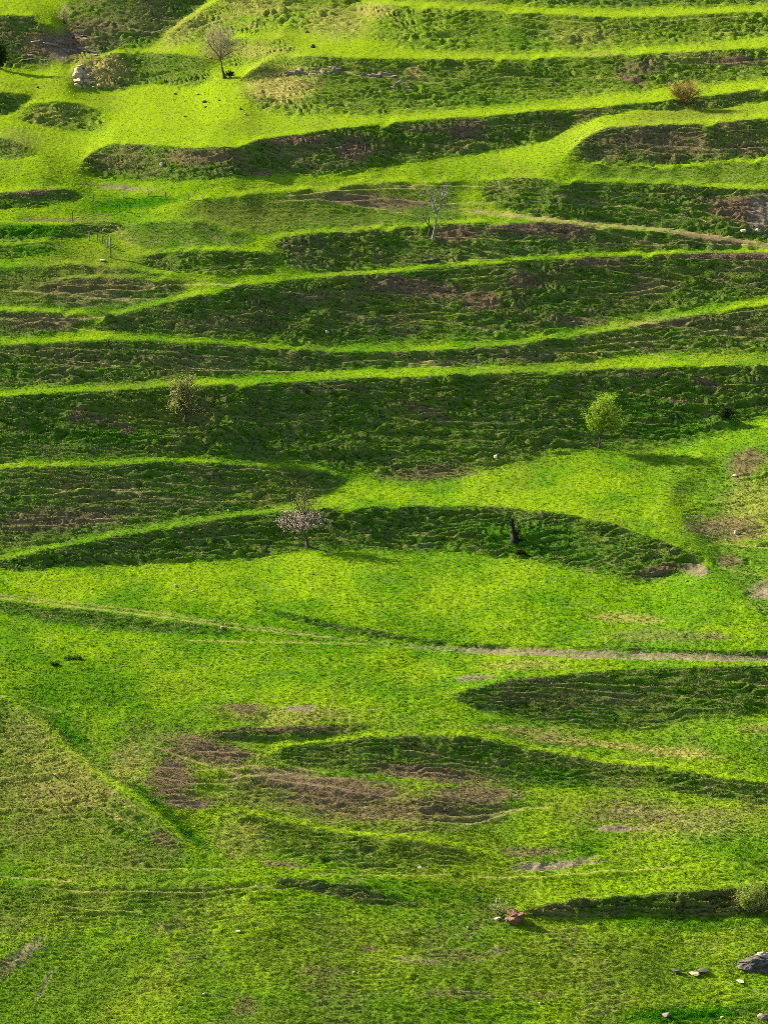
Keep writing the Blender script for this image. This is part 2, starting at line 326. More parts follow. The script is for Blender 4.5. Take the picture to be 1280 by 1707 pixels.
# ---- distance to polylines in bearing space (restricted windows keep it quick)
def poly_dist(pts):
    d = np.full(U.shape, 1e3)
    p = [q[:2] for q in pts]
    xs = [q[0] for q in p]; ys = [q[1] for q in p]
    i0 = max(0, int((min(ys) - 90 - VMIN) / STEP)); i1 = min(NV, int((max(ys) + 90 - VMIN) / STEP) + 1)
    j0 = max(0, int((min(xs) - 90 - UMIN) / STEP)); j1 = min(NU, int((max(xs) + 90 - UMIN) / STEP) + 1)
    uu = U[i0:i1, j0:j1]; vv = V[i0:i1, j0:j1]
    uu = uu + 6 * noise2(uu / 55, vv / 30, 5); vv = vv + 2.0 * noise2(uu / 38, vv / 50, 6)
    dd = np.full(uu.shape, 1e3); tt = np.zeros(uu.shape)
    for k, (a, b) in enumerate(zip(p[:-1], p[1:])):
        ax, ay = a; bx, by = b
        l2 = (bx - ax) ** 2 + (by - ay) ** 2
        t = np.clip(((uu - ax) * (bx - ax) + (vv - ay) * (by - ay)) / l2, 0, 1)
        e = np.hypot(uu - ax - t * (bx - ax), vv - ay - t * (by - ay))
        tt = np.where(e < dd, k + t, tt); dd = np.minimum(dd, e)
    d[i0:i1, j0:j1] = dd
    T = np.zeros(U.shape); T[i0:i1, j0:j1] = tt
    return d, T

MASK = {k: np.zeros_like(U) for k in ('brown', 'gold', 'soil', 'olive_and_shade', 'lush')}
bn = fbm(X / 2.6, (Y + Z) / 1.3, 41, 4, .6)
bn2 = fbm(X / 0.9, (Y + Z) / .7, 43, 3, .6)
for kind, cx, cy, rx, ry, ang, st in PATCH:
    a = math.radians(ang)
    R_ = max(rx, ry) * 2.1 + 6
    ex = math.hypot(rx * math.cos(a), ry * math.sin(a)) * 2.1 + 6; ey = math.hypot(rx * math.sin(a), ry * math.cos(a)) * 2.1 + 6
    W = (slice(max(0, int((cy - ey - VMIN) / STEP)), max(0, int((cy + ey - VMIN) / STEP))), slice(max(0, int((cx - ex - UMIN) / STEP)), max(0, int((cx + ex - UMIN) / STEP))))
    du = U[W] - cx; dv = V[W] - cy; n1, n2 = bn[W], bn2[W]
    e = np.sqrt(((du * math.cos(a) + dv * math.sin(a)) / rx) ** 2 + ((-du * math.sin(a) + dv * math.cos(a)) / ry) ** 2)
    if kind in ('olive_and_shade', 'lush'):
        w = st * (1 - sstep(.35, 1.25, e + .25 * n1))
    elif kind == 'soil':
        w = st * (1 - sstep(.35, 1.1, e + .6 * n1 + .5 * n2))
    else:
        w = st * (1 - sstep(.4, 1.25, e + .55 * n1 + .35 * n2))
    MASK[kind][W] = np.maximum(MASK[kind][W], w)
MASK['brown'] = np.maximum(MASK['brown'], .30 * sstep(.0, .5, fbm(X / 5, Y / 6, 66, 4, .6)) * sstep(1090, 1250, V))
MASK['olive_and_shade'] = np.maximum(MASK['olive_and_shade'], .7 * sstep(-.15, .5, fbm(X / 11, Y / 13, 67, 3)) * sstep(1150, 1320, V))
MASK['olive_and_shade'] = np.maximum(MASK['olive_and_shade'], .45 * sstep(.0, .5, fbm(X / 8, Y / 10, 68, 3)) * (1 - sstep(900, 960, V) * (1 - sstep(1090, 1150, V))))
MASK['olive_and_shade'] *= 1 - MASK['lush']
MASK['brown'] = np.maximum(MASK['brown'], DRYB * sstep(-.15, .55, fbm(X / 5.0, Y / 3.0, 61, 4, .6) + .35 * bn2 + (DRYB - .4)))
YEL = np.clip(1 - sstep(180, 420, V + 60 * fbm(X / 25, Y / 25, 77, 2)), 0, 1) * .9  # yellower upper grass; also puts the stronger sun there into the colour
TRAIL = np.zeros_like(U); GROOVE = np.zeros_like(U)
rt = random.Random(77)
def bank_line(i, u, fr):
    _, cr, fo = BANKS[i][:3]
    return np.interp(u, *zip(*cr)) * (1 - fr) + np.interp(u, *zip(*fo)) * fr
NAMES = [b_[0] for b_ in BANKS]
AUTO = []
for nm, cnt, x0_, x1_ in (('R7', 11, 200, 1280), ('R8', 12, 0, 1280), ('R9', 10, 0, 1280), ('R10', 9, 0, 560), ('R6', 5, 480, 1250), ('R5', 5, 800, 1250), ('R4', 4, 960, 1280), ('R3', 5, 150, 950),
                          ('R2', 5, 450, 1280), ('R1', 5, 620, 1280), ('R11', 4, 60, 1000), ('R13', 4, 800, 1280), ('R14', 3, 500, 1280), ('RK', 6, 0, 170), ('Z3', 5, 0, 320), ('Z1', 5, 330, 780), ('RT', 3, 300, 600), ('R15', 12, 300, 850), ('Z6', 8, 240, 500), ('RL', 7, 0, 250), ('RF', 4, 0, 400), ('RTM', 5, 100, 300), ('RJ', 4, 60, 320)):
    bi = NAMES.index(nm)
    for _ in range(cnt):
        ua = rt.uniform(x0_ - 40, x1_ - 60); L_ = rt.uniform(90, 260); fa = rt.uniform(.06, .7); fb = min(.97, fa + rt.uniform(-.05, .45))
        us4 = [max(x0_, ua) + L_ * k_ / 4 for k_ in range(5)]
        us4 = [q_ for q_ in us4 if q_ <= x1_ + 100]
        if len(us4) < 3: continue
        AUTO.append(([(q_, float(bank_line(bi, q_, fa + (fb - fa) * k_ / 4)) + rt.uniform(-2, 2)) for k_, q_ in enumerate(us4)], rt.uniform(1.0, 1.6), rt.uniform(.5, 1.0)))
SHELF = np.zeros_like(U); CLEAR = np.zeros_like(U)
for pts, hw, st in TRAILS + PATH2 + AUTO:
    p = np.array(pts, float)
    ja = max(0, int((p[0, 0] - UMIN) / STEP)); jb = min(NU, int((p[-1, 0] - UMIN) / STEP) + 1)
    if jb - ja < 4: continue
    uu = us[ja:jb]
    line = smooth1(np.interp(uu, p[:, 0], p[:, 1]), 6.0) + 1.6 * fbm(uu / 34, uu * 0 + hw * 91.7, 15, 3)
    ia = max(0, int((line.min() - 14 - VMIN) / STEP)); ib = min(NV, int((line.max() + 14 - VMIN) / STEP) + 1)
    W = (slice(ia, ib), slice(ja, jb))
    sd = V[W] - line[None, :]
    tt = (uu - uu[0]) / (uu[-1] - uu[0])
    fade = (sstep(0, .15, tt) if p[0, 0] > 0 else 1) * (1 - (sstep(.85, 1, tt) if p[-1, 0] < 1270 else 0)) * (.55 + .6 * sstep(-.4, .4, fbm(uu / 22, uu * 0 + st * 57, 16, 2)))
    fade = np.clip(fade * np.ones_like(uu), 0, 1)[None, :]
    TRAIL[W] = np.maximum(TRAIL[W], min(1, st * 1.15) * (1 - sstep(hw * 1.0, hw * 2.3, np.abs(sd + .4 * bn2[W]))) * fade)
    CLEAR[W] = np.maximum(CLEAR[W], min(1, st * 1.3) * np.exp(-((sd - .8) / (hw * 3.2)) ** 2) * fade)
    wsh = hw * 2.6
    SHELF[W] += .48 * st * (sd / wsh) * np.exp(-(sd / wsh) ** 2) * fade
for pts, hw, st in (([(20,1180),(70,1214),(100,1240),(150,1283),(210,1330),(260,1362),(330,1426)], 8, .65), ([(430,1262),(470,1238),(520,1229),(600,1225),(680,1224),(760,1228),(840,1239),(920,1253),(1000,1266),(1080,1276),(1160,1288),(1280,1299)], 5, .7), ([(370,1343),(450,1358),(550,1378),(650,1398),(740,1411),(820,1424)], 5, .8)):  # lime grass strips that also paint the sunlit crest lines
    d, t = poly_dist(pts)
    YEL = np.maximum(YEL, st * np.exp(-(d / hw) ** 2))
    MASK['brown'] *= 1 - np.exp(-(d / hw) ** 2); MASK['olive_and_shade'] *= 1 - np.exp(-(d / hw) ** 2)
TRACK = np.zeros_like(U)
for pts in TRACKS:
    d, t = poly_dist(pts)
    hwv = np.interp(t, np.arange(len(pts)), [q[2] for q in pts])
    TRACK = np.maximum(TRACK, (1 - sstep(.55, 1.25, d / hwv + .55 * bn + .4 * bn2)) * (1 - .75 * np.exp(-(d / (.3 * hwv)) ** 2) * sstep(-.25, .25, fbm(X / 3, Y / 2, 33, 3))) * (.35 + .65 * sstep(600, 860, U)))
    GROOVE += 0.10 * np.exp(-(d / hwv) ** 2)
RIDGE = np.zeros_like(U)
for pts, hh, hw in RIDGES:
    d, t = poly_dist(pts)
    n = len(pts) - 1
    RIDGE += hh * np.exp(-(d / hw) ** 2) * sstep(0, .6, t) * (1 - sstep(n - .6, n, t))

K_T, K_T2, K_S, K_M = .19, .15, .27, 1.0
# ---- surface relief in metres, on the ground itself
bare = np.clip(TRACK + MASK['soil'] * .8 + TRAIL * .6, 0, 1)
rg = ROUGH * (1 - .75 * bare)
tx = X + 0.5 * noise2(X / 2.1, Y / 2.1, 90); ty = Y + 0.5 * noise2(X / 1.9, Y / 2.3, 91)
q = (Y + Z) * .72
ph = q / .46 + 1.7 * noise2(tx / 5.5, q / 1.4, 94) + .55 * noise2(tx / 1.3, q / .8, 95) + tx * .05
step_ = np.sin(6.2832 * ph)
stepw = sstep(-.5, .5, noise2(tx / 2.4, q / 1.1, 88))
tuss = np.abs(noise2(tx / 1.9, q / .50, 92))
tuss2 = np.abs(noise2(tx / .55, q / .30, 93))
hump = noise2(tx / 4.5, q / 2.2, 86)
relief = rg * (K_T * tuss + K_T2 * tuss2 + K_S * step_ * (.3 + .9 * stepw) + .22 * hump)
patchy = sstep(-.3, .5, fbm(X / 9, Y / 9, 96, 2))
relief = relief * (.55 + .75 * patchy)
mead = .40 + .60 * sstep(500, 1100, V)
relief += K_M * (1 - rg) * mead * (.085 * np.abs(noise2(tx / .9, ty / .8, 87)) + .08 * np.abs(noise2(tx / .42, ty / .48, 85)) + .10 * np.abs(noise2(tx / 1.6, ty / .9, 83)) * sstep(-.1, .5, noise2(tx / 4, ty / 3, 82)) + 0.05 * noise2(tx / 2.2, ty / 3.5, 97) + 0.14 * noise2(X / 7, Y / 9, 98))
relief += (1 - rg) * sstep(1000, 1250, V) * (.22 * noise2(X / 5, Y / 4, 78) + .5 * noise2(X / 13, Y / 11, 79))
relief += MASK['soil'] * .08 * noise2(tx / .8, ty / .8, 99)
Zd = Z + relief * (1 - .85 * CLEAR) + RIDGE - GROOVE + SHELF * (.35 + .65 * BANKW)
Yd = Y - 0.45 * relief * BANKW
MPP = Y / dirY[:, None] / FPX                       # metres per bearing unit

def sample(A, u, v):
    fu = (np.asarray(u, float) - UMIN) / STEP; fv = (np.asarray(v, float) - VMIN) / STEP
    i = np.clip(np.floor(fv).astype(int), 0, NV - 2); j = np.clip(np.floor(fu).astype(int), 0, NU - 2)
    a = fv - i; b = fu - j
    return (A[i, j] * (1 - b) + A[i, j + 1] * b) * (1 - a) + (A[i + 1, j] * (1 - b) + A[i + 1, j + 1] * b) * a

def at(u, v):
    return Vector((float(sample(X, u, v)), float(sample(Yd, u, v)), float(sample(Zd, u, v))))

def mpp(u, v):
    return float(sample(MPP, u, v))

# ------------------------------------------------------------------ material helpers
def new_mat(name):
    m = bpy.data.materials.new(name); m.use_nodes = True
    nt = m.node_tree
    for n in list(nt.nodes): nt.nodes.remove(n)
    out = nt.nodes.new('ShaderNodeOutputMaterial')
    return m, nt, out

def node(nt, typ, **kw):
    n = nt.nodes.new(typ)
    for k, v in kw.items():
        if k in ('inp',):
            for kk, vv in v.items(): n.inputs[kk].default_value = vv
        else: setattr(n, k, v)
    return n

def mix(nt, fac, a, b, blend='MIX'):
    n = nt.nodes.new('ShaderNodeMix'); n.data_type = 'RGBA'; n.blend_type = blend; n.clamp_factor = True
    for sock, val in ((n.inputs['Factor'], fac), (n.inputs['A'], a), (n.inputs['B'], b)):
        if isinstance(val, bpy.types.NodeSocket): nt.links.new(val, sock)
        elif isinstance(val, (tuple, list)): sock.default_value = (*val, 1)
        else: sock.default_value = val
    return n.outputs['Result']

def math_n(nt, op, a, b=None, clamp=False):
    n = nt.nodes.new('ShaderNodeMath'); n.operation = op; n.use_clamp = clamp
    for i, val in enumerate((a, b)):
        if val is None: continue
        if isinstance(val, bpy.types.NodeSocket): nt.links.new(val, n.inputs[i])
        else: n.inputs[i].default_value = val
    return n.outputs[0]

def ramp(nt, src, a, b):
    n = nt.nodes.new('ShaderNodeMapRange'); n.interpolation_type = 'SMOOTHSTEP'
    nt.links.new(src, n.inputs[0]); n.inputs[1].default_value = a; n.inputs[2].default_value = b
    return n.outputs[0]

def noise_n(nt, scale, detail=3, vec=None, rough=.55):
    n = nt.nodes.new('ShaderNodeTexNoise'); n.inputs['Scale'].default_value = scale
    n.inputs['Detail'].default_value = detail; n.inputs['Roughness'].default_value = rough
    if vec is not None: nt.links.new(vec, n.inputs['Vector'])
    return n.outputs['Fac']

YELLOWGREEN = (0.185, 0.300, 0.0040)
LIME = (0.218, 0.318, 0.0060)
GREEN = (0.078, 0.200, 0.0040)
BANKGREEN = (0.042, 0.118, 0.004)
BANKDRY_AND_GLINT = (0.175, 0.165, 0.070)
LUSH = (0.036, 0.150, 0.001)
OLIVE = (0.135, 0.160, 0.020)
GOLD = (0.300, 0.255, 0.070)
BROWN = (0.170, 0.112, 0.066)
SOIL = (0.245, 0.190, 0.128)

def grass_colour(nt, attr_type):
    """colour of the sward from the kind of growth, painted light and shade, with natural variation"""
    def at_(nm):
        n = nt.nodes.new('ShaderNodeAttribute'); n.attribute_type = attr_type; n.attribute_name = nm
        return n
    g1 = at_('growth'); g2 = at_('ground')
    s1 = nt.nodes.new('ShaderNodeSeparateColor'); nt.links.new(g1.outputs['Color'], s1.inputs[0])
    s2 = nt.nodes.new('ShaderNodeSeparateColor'); nt.links.new(g2.outputs['Color'], s2.inputs[0])
    geo = nt.nodes.new('ShaderNodeNewGeometry')
    pos = geo.outputs['Position']
    n_big = noise_n(nt, 0.16, 4, pos); n_mid = noise_n(nt, 0.9, 4, pos); n_fine = noise_n(nt, 5.0, 3, pos, .65)
    mps = nt.nodes.new('ShaderNodeMapping'); mps.inputs['Scale'].default_value = (.5, 1.2, 1.9); nt.links.new(pos, mps.inputs[0])
    n_str = noise_n(nt, 1.7, 5, mps.outputs[0], .72)
    base = mix(nt, ramp(nt, n_big, .38, .62), GREEN, YELLOWGREEN)
    base = mix(nt, math_n(nt, 'MULTIPLY', ramp(nt, n_mid, .42, .68), .45), base, YELLOWGREEN)
    base = mix(nt, g1.outputs['Alpha'], base, LIME)
    base = mix(nt, math_n(nt, 'MULTIPLY', ramp(nt, n_fine, .45, .7), .30), base, OLIVE)
    base = mix(nt, math_n(nt, 'MULTIPLY', s2.outputs[2], .85), base, mix(nt, ramp(nt, n_str, .50, .66), mix(nt, ramp(nt, n_mid, .42, .60), BANKGREEN, (0.078, 0.128, 0.022)), BANKDRY_AND_GLINT))     # banks: coarser, drier growth, its dark and pale streaks painting shade and glints
    base = mix(nt, s1.outputs[2], base, LUSH)
    base = mix(nt, math_n(nt, 'MULTIPLY', s2.outputs[1], .75), base, OLIVE)  # dull growth, and painted cloud shade on the upper terraces
    jit = math_n(nt, 'MULTIPLY', math_n(nt, 'SUBTRACT', n_fine, .5), 1.1)
    base = mix(nt, math_n(nt, 'ADD', s1.outputs[1], math_n(nt, 'MULTIPLY', jit, s1.outputs[1]), True), base, GOLD)
    base = mix(nt, math_n(nt, 'ADD', s1.outputs[0], math_n(nt, 'MULTIPLY', jit, s1.outputs[0]), True), base, BROWN)
    return base, s2.outputs[0], pos, n_fine, n_mid

def make_ground_mat():
    m, nt, out = new_mat('hill_turf')
    base, soil, pos, nf, nm = grass_colour(nt, 'GEOMETRY')
    sc = mix(nt, ramp(nt, nf, .3, .7), (0.18, 0.125, 0.078), SOIL)
    sc = mix(nt, math_n(nt, 'MULTIPLY', ramp(nt, nm, .5, .75), .6), sc, (0.33, 0.275, 0.205))
    col = mix(nt, soil, base, sc)
    mp = nt.nodes.new('ShaderNodeMapping'); mp.inputs['Scale'].default_value = (.45, 1.0, 1.6); nt.links.new(pos, mp.inputs[0])
    col = mix(nt, math_n(nt, 'MULTIPLY', ramp(nt, noise_n(nt, 3.0, 5, mp.outputs[0], .7), .50, .66), .55), col, (.12, .105, .055))
    col = mix(nt, math_n(nt, 'MULTIPLY', ramp(nt, noise_n(nt, 2.6, 4, pos, .6), .52, .68), .45), col, (.045, .05, .012))
    bs = node(nt, 'ShaderNodeBsdfDiffuse', inp={'Roughness': .6})
    nt.links.new(col, bs.inputs['Color'])
    bmp = node(nt, 'ShaderNodeBump', inp={'Strength': .6, 'Distance': .12})
    nt.links.new(noise_n(nt, 6.0, 4, pos, .7), bmp.inputs['Height'])
    nt.links.new(bmp.outputs[0], bs.inputs['Normal'])
    nt.links.new(bs.outputs[0], out.inputs[0])
    return m

def make_tuft_mat():
    m, nt, out = new_mat('grass_blades')
    base, soil, pos, nf, nm = grass_colour(nt, 'INSTANCER')
    a = node(nt, 'ShaderNodeAttribute', attribute_type='INSTANCER', attribute_name='tint')
    hsv = node(nt, 'ShaderNodeHueSaturation'); nt.links.new(base, hsv.inputs['Color'])
    nt.links.new(a.outputs['Fac'], hsv.inputs['Value'])
    d = node(nt, 'ShaderNodeBsdfDiffuse'); t = node(nt, 'ShaderNodeBsdfTranslucent'); mx = node(nt, 'ShaderNodeMixShader')
    mx.inputs[0].default_value = .42
    nt.links.new(hsv.outputs[0], d.inputs['Color']); nt.links.new(hsv.outputs[0], t.inputs['Color'])
    nt.links.new(d.outputs[0], mx.inputs[1]); nt.links.new(t.outputs[0], mx.inputs[2])
    nt.links.new(mx.outputs[0], out.inputs[0])
    return m

MAT_GROUND = make_ground_mat()
MAT_TUFT = make_tuft_mat()

def simple_mat(name, cols, scale=3.0, rough=.85, bump=.3, dist=.05, stretch=None):
    m, nt, out = new_mat(name)
    tc = nt.nodes.new('ShaderNodeTexCoord'); vec = tc.outputs['Object']
    if stretch:
        mp = nt.nodes.new('ShaderNodeMapping'); mp.inputs['Scale'].default_value = stretch
        nt.links.new(vec, mp.inputs[0]); vec = mp.outputs[0]
    n1 = noise_n(nt, scale, 5, vec, .65); n2 = noise_n(nt, scale * 4.3, 3, vec)
    c = mix(nt, ramp(nt, n1, .35, .65), cols[0], cols[1])
    if len(cols) > 2: c = mix(nt, ramp(nt, n2, .55, .72), c, cols[2])
    p = node(nt, 'ShaderNodeBsdfPrincipled', inp={'Roughness': rough}); p.inputs['Specular IOR Level'].default_value = .2
    nt.links.new(c, p.inputs['Base Color'])
    if bump:
        b = node(nt, 'ShaderNodeBump', inp={'Strength': bump, 'Distance': dist}); nt.links.new(n2, b.inputs['Height'])
        nt.links.new(b.outputs[0], p.inputs['Normal'])
    nt.links.new(p.outputs[0], out.inputs[0])
    return m

def leaf_mat(name, c0, c1, trans=.45, scale=2.5):
    m, nt, out = new_mat(name)
    geo = nt.nodes.new('ShaderNodeNewGeometry')
    rnd = geo.outputs['Random Per Island']
    c = mix(nt, rnd, c0, c1)
    d = node(nt, 'ShaderNodeBsdfDiffuse'); t = node(nt, 'ShaderNodeBsdfTranslucent'); mx = node(nt, 'ShaderNodeMixShader'); mx.inputs[0].default_value = trans
    nt.links.new(c, d.inputs['Color']); nt.links.new(c, t.inputs['Color'])
    nt.links.new(d.outputs[0], mx.inputs[1]); nt.links.new(t.outputs[0], mx.inputs[2]); nt.links.new(mx.outputs[0], out.inputs[0])
    return m

# ------------------------------------------------------------------ object helpers
def props(o, label=None, cat=None, group=None, kind=None):
    if label: o['label'] = label
    if cat: o['category'] = cat
    if group: o['group'] = group
    if kind: o['kind'] = kind
    return o

def obj_from(name, verts, faces, mat, parent=None, smooth=False):
    me = bpy.data.meshes.new(name)
    me.from_pydata([tuple(v) for v in verts], [], faces)
    me.update()
    if smooth: me.shade_smooth()
    if mat: me.materials.append(mat)
    o = bpy.data.objects.new(name, me); COL.objects.link(o)
    if parent: o.parent = parent
    return o

def empty(name, loc):
    o = bpy.data.objects.new(name, None); COL.objects.link(o); o.location = loc
    o.empty_display_size = .3
    return o

def grid_mesh(name, sel, mat):
    """mesh of the selected quads of the hillside grid"""
    ii, jj = np.nonzero(sel)
    quads = np.stack([ii * NU + jj, (ii + 1) * NU + jj, (ii + 1) * NU + jj + 1, ii * NU + jj + 1], 1)
    used, inv = np.unique(quads.ravel(), return_inverse=True)
    inv = inv.reshape(-1, 4).astype(np.int32)
    co = np.stack([X.ravel()[used], Yd.ravel()[used], Zd.ravel()[used]], 1).astype(np.float32)
    me = bpy.data.meshes.new(name)
    me.vertices.add(len(used)); me.vertices.foreach_set('co', co.ravel())
    nq = len(inv)
    me.loops.add(nq * 4); me.loops.foreach_set('vertex_index', inv.ravel())
    me.polygons.add(nq); me.polygons.foreach_set('loop_start', np.arange(0, nq * 4, 4, dtype=np.int32))
    me.update(calc_edges=True); me.validate()
    me.shade_smooth()
    for nm, arrs in (('growth', (MASK['brown'], MASK['gold'], MASK['lush'], YEL)), ('ground', (SOILM, MASK['olive_and_shade'], BANKW))):
        at_ = me.attributes.new(nm, 'FLOAT_COLOR', 'POINT')
        buf = np.ones((len(used), 4), np.float32)
        for k, a in enumerate(arrs): buf[:, k] = np.clip(a.ravel()[used], 0, 1)
        at_.data.foreach_set('color', buf.ravel())
    me.materials.append(mat)
    o = bpy.data.objects.new(name, me); COL.objects.link(o)
    return o

SOILM = np.clip(np.maximum.reduce([MASK['soil'], TRACK, TRAIL * .22]), 0, 1)
MASK['gold'] = np.maximum(MASK['gold'], TRAIL * .8)
# ------------------------------------------------------------------ the setting
fc = lambda A: (A[:-1, :-1] + A[1:, :-1] + A[:-1, 1:] + A[1:, 1:]) / 4
is_track = fc(TRACK) > .5
fid = BANKID[:-1, :-1].copy(); fid[is_track] = -1
hill = grid_mesh('hillside', (fid < 0) & ~is_track, MAT_GROUND)
props(hill, 'green terraced hillside with grassy treads between steep rough banks', 'hillside', kind='structure')
for bi in range(len(BANKS)):
    s = fid == bi
    if s.sum() > 30:
        b = grid_mesh('terrace_bank', s, MAT_GROUND); b.parent = hill
trk = grid_mesh('dirt_track', is_track, MAT_GROUND)
props(trk, 'pale worn dirt track crossing the slope below the meadow', 'track', kind='structure')

# the slope goes on beyond the surveyed terraces on every side
def apron():
    lat = np.array([0, 2, 5, 10, 20, 40, 80, 160.]); dep = np.array([3, 8, 20, 50, 110.])
    Xe, Ye, Ze = X, Yd, Zd
    A = [np.clip(a, 0, 1) for a in (MASK['brown'], MASK['gold'], MASK['lush'], YEL, SOILM, MASK['olive_and_shade'], BANKW)]
    parts = []
    for side in (0, -1):                                   # left and right
        sg = -1 if side == 0 else 1
        x = Xe[:, side][:, None] + sg * lat[None, :]
        y = np.repeat(Ye[:, side][:, None], len(lat), 1); z = np.repeat(Ze[:, side][:, None], len(lat), 1) + .8 * (lat / 30)[None, :] * noise2(x / 30, y / 30, 301)
        parts.append((x, y, z, [np.repeat(a[:, side][:, None], len(lat), 1) for a in A], side == 0))
    for row in (0, -1):                                    # above and below
        sg = 1 if row == 0 else -1
        off = np.concatenate([[0], dep])
        xr = np.concatenate([Xe[row, 0] - lat[:0:-1], Xe[row], Xe[row, -1] + lat[1:]])
        yr = np.concatenate([np.full(len(lat) - 1, Ye[row, 0]), Ye[row], np.full(len(lat) - 1, Ye[row, -1])])
        zr = np.concatenate([np.full(len(lat) - 1, Ze[row, 0]), Ze[row], np.full(len(lat) - 1, Ze[row, -1])])
        x = np.repeat(xr[None, :], len(off), 0); y = yr[None, :] + sg * off[:, None]; z = zr[None, :] + sg * off[:, None] * (.30 if row == 0 else .22) + .03 * off[:, None] * noise2(x / 9, y / 9, 302)
        n_ = len(lat) - 1
        parts.append((x, y, z, [np.repeat(np.pad(a[row], n_, mode='edge')[None, :], len(off), 0) for a in A], row == 0))
    for x, y, z, at_s, flip in parts:
        nv_, nu_ = x.shape
        i, j = np.meshgrid(np.arange(nv_ - 1), np.arange(nu_ - 1), indexing='ij')
        a0 = (i * nu_ + j).ravel()
        f = np.stack([a0, a0 + nu_, a0 + nu_ + 1, a0 + 1], 1)
        if flip: f = f[:, ::-1]
        o = obj_from('outer_slope', np.stack([x.ravel(), y.ravel(), z.ravel()], 1).tolist(), f.tolist(), MAT_GROUND, hill, True)
        for nm, ch in (('growth', (0, 1, 2, 3)), ('ground', (4, 5, 6))):
            b_ = np.ones((x.size, 4), np.float32)
            for q_, c_ in enumerate(ch): b_[:, q_] = at_s[c_].ravel()
            o.data.attributes.new(nm, 'FLOAT_COLOR', 'POINT').data.foreach_set('color', b_.ravel())
apron()

# ------------------------------------------------------------------ grass
def tuft_mesh(name, n, spread, lean, width, seed):
    r = random.Random(seed); vs_, fs = [], []
    for k in range(n):
        a = r.uniform(0, 2 * math.pi); d = spread * math.sqrt(r.random())
        bx, by = d * math.cos(a), d * math.sin(a)
        la = a + r.uniform(-.8, .8); ln = lean * r.uniform(.4, 1.2); h = r.uniform(.6, 1.0)
        w = width * r.uniform(.7, 1.3); fa = r.uniform(0, math.pi)
        wx, wy = w * math.cos(fa), w * math.sin(fa)
        mx_, my_ = bx + ln * .4 * math.cos(la), by + ln * .4 * math.sin(la)
        tx_, ty_ = bx + ln * math.cos(la), by + ln * math.sin(la)
        i = len(vs_)
        vs_ += [(bx - wx, by - wy, -.15), (bx + wx, by + wy, -.15), (mx_ - wx * .8, my_ - wy * .8, h * .6), (mx_ + wx * .8, my_ + wy * .8, h * .6), (tx_, ty_, h)]
        fs += [(i, i + 1, i + 3, i + 2), (i + 2, i + 3, i + 4)]
    me = bpy.data.meshes.new(name); me.from_pydata(vs_, [], fs); me.materials.append(MAT_TUFT)
    return bpy.data.objects.new(name, me)

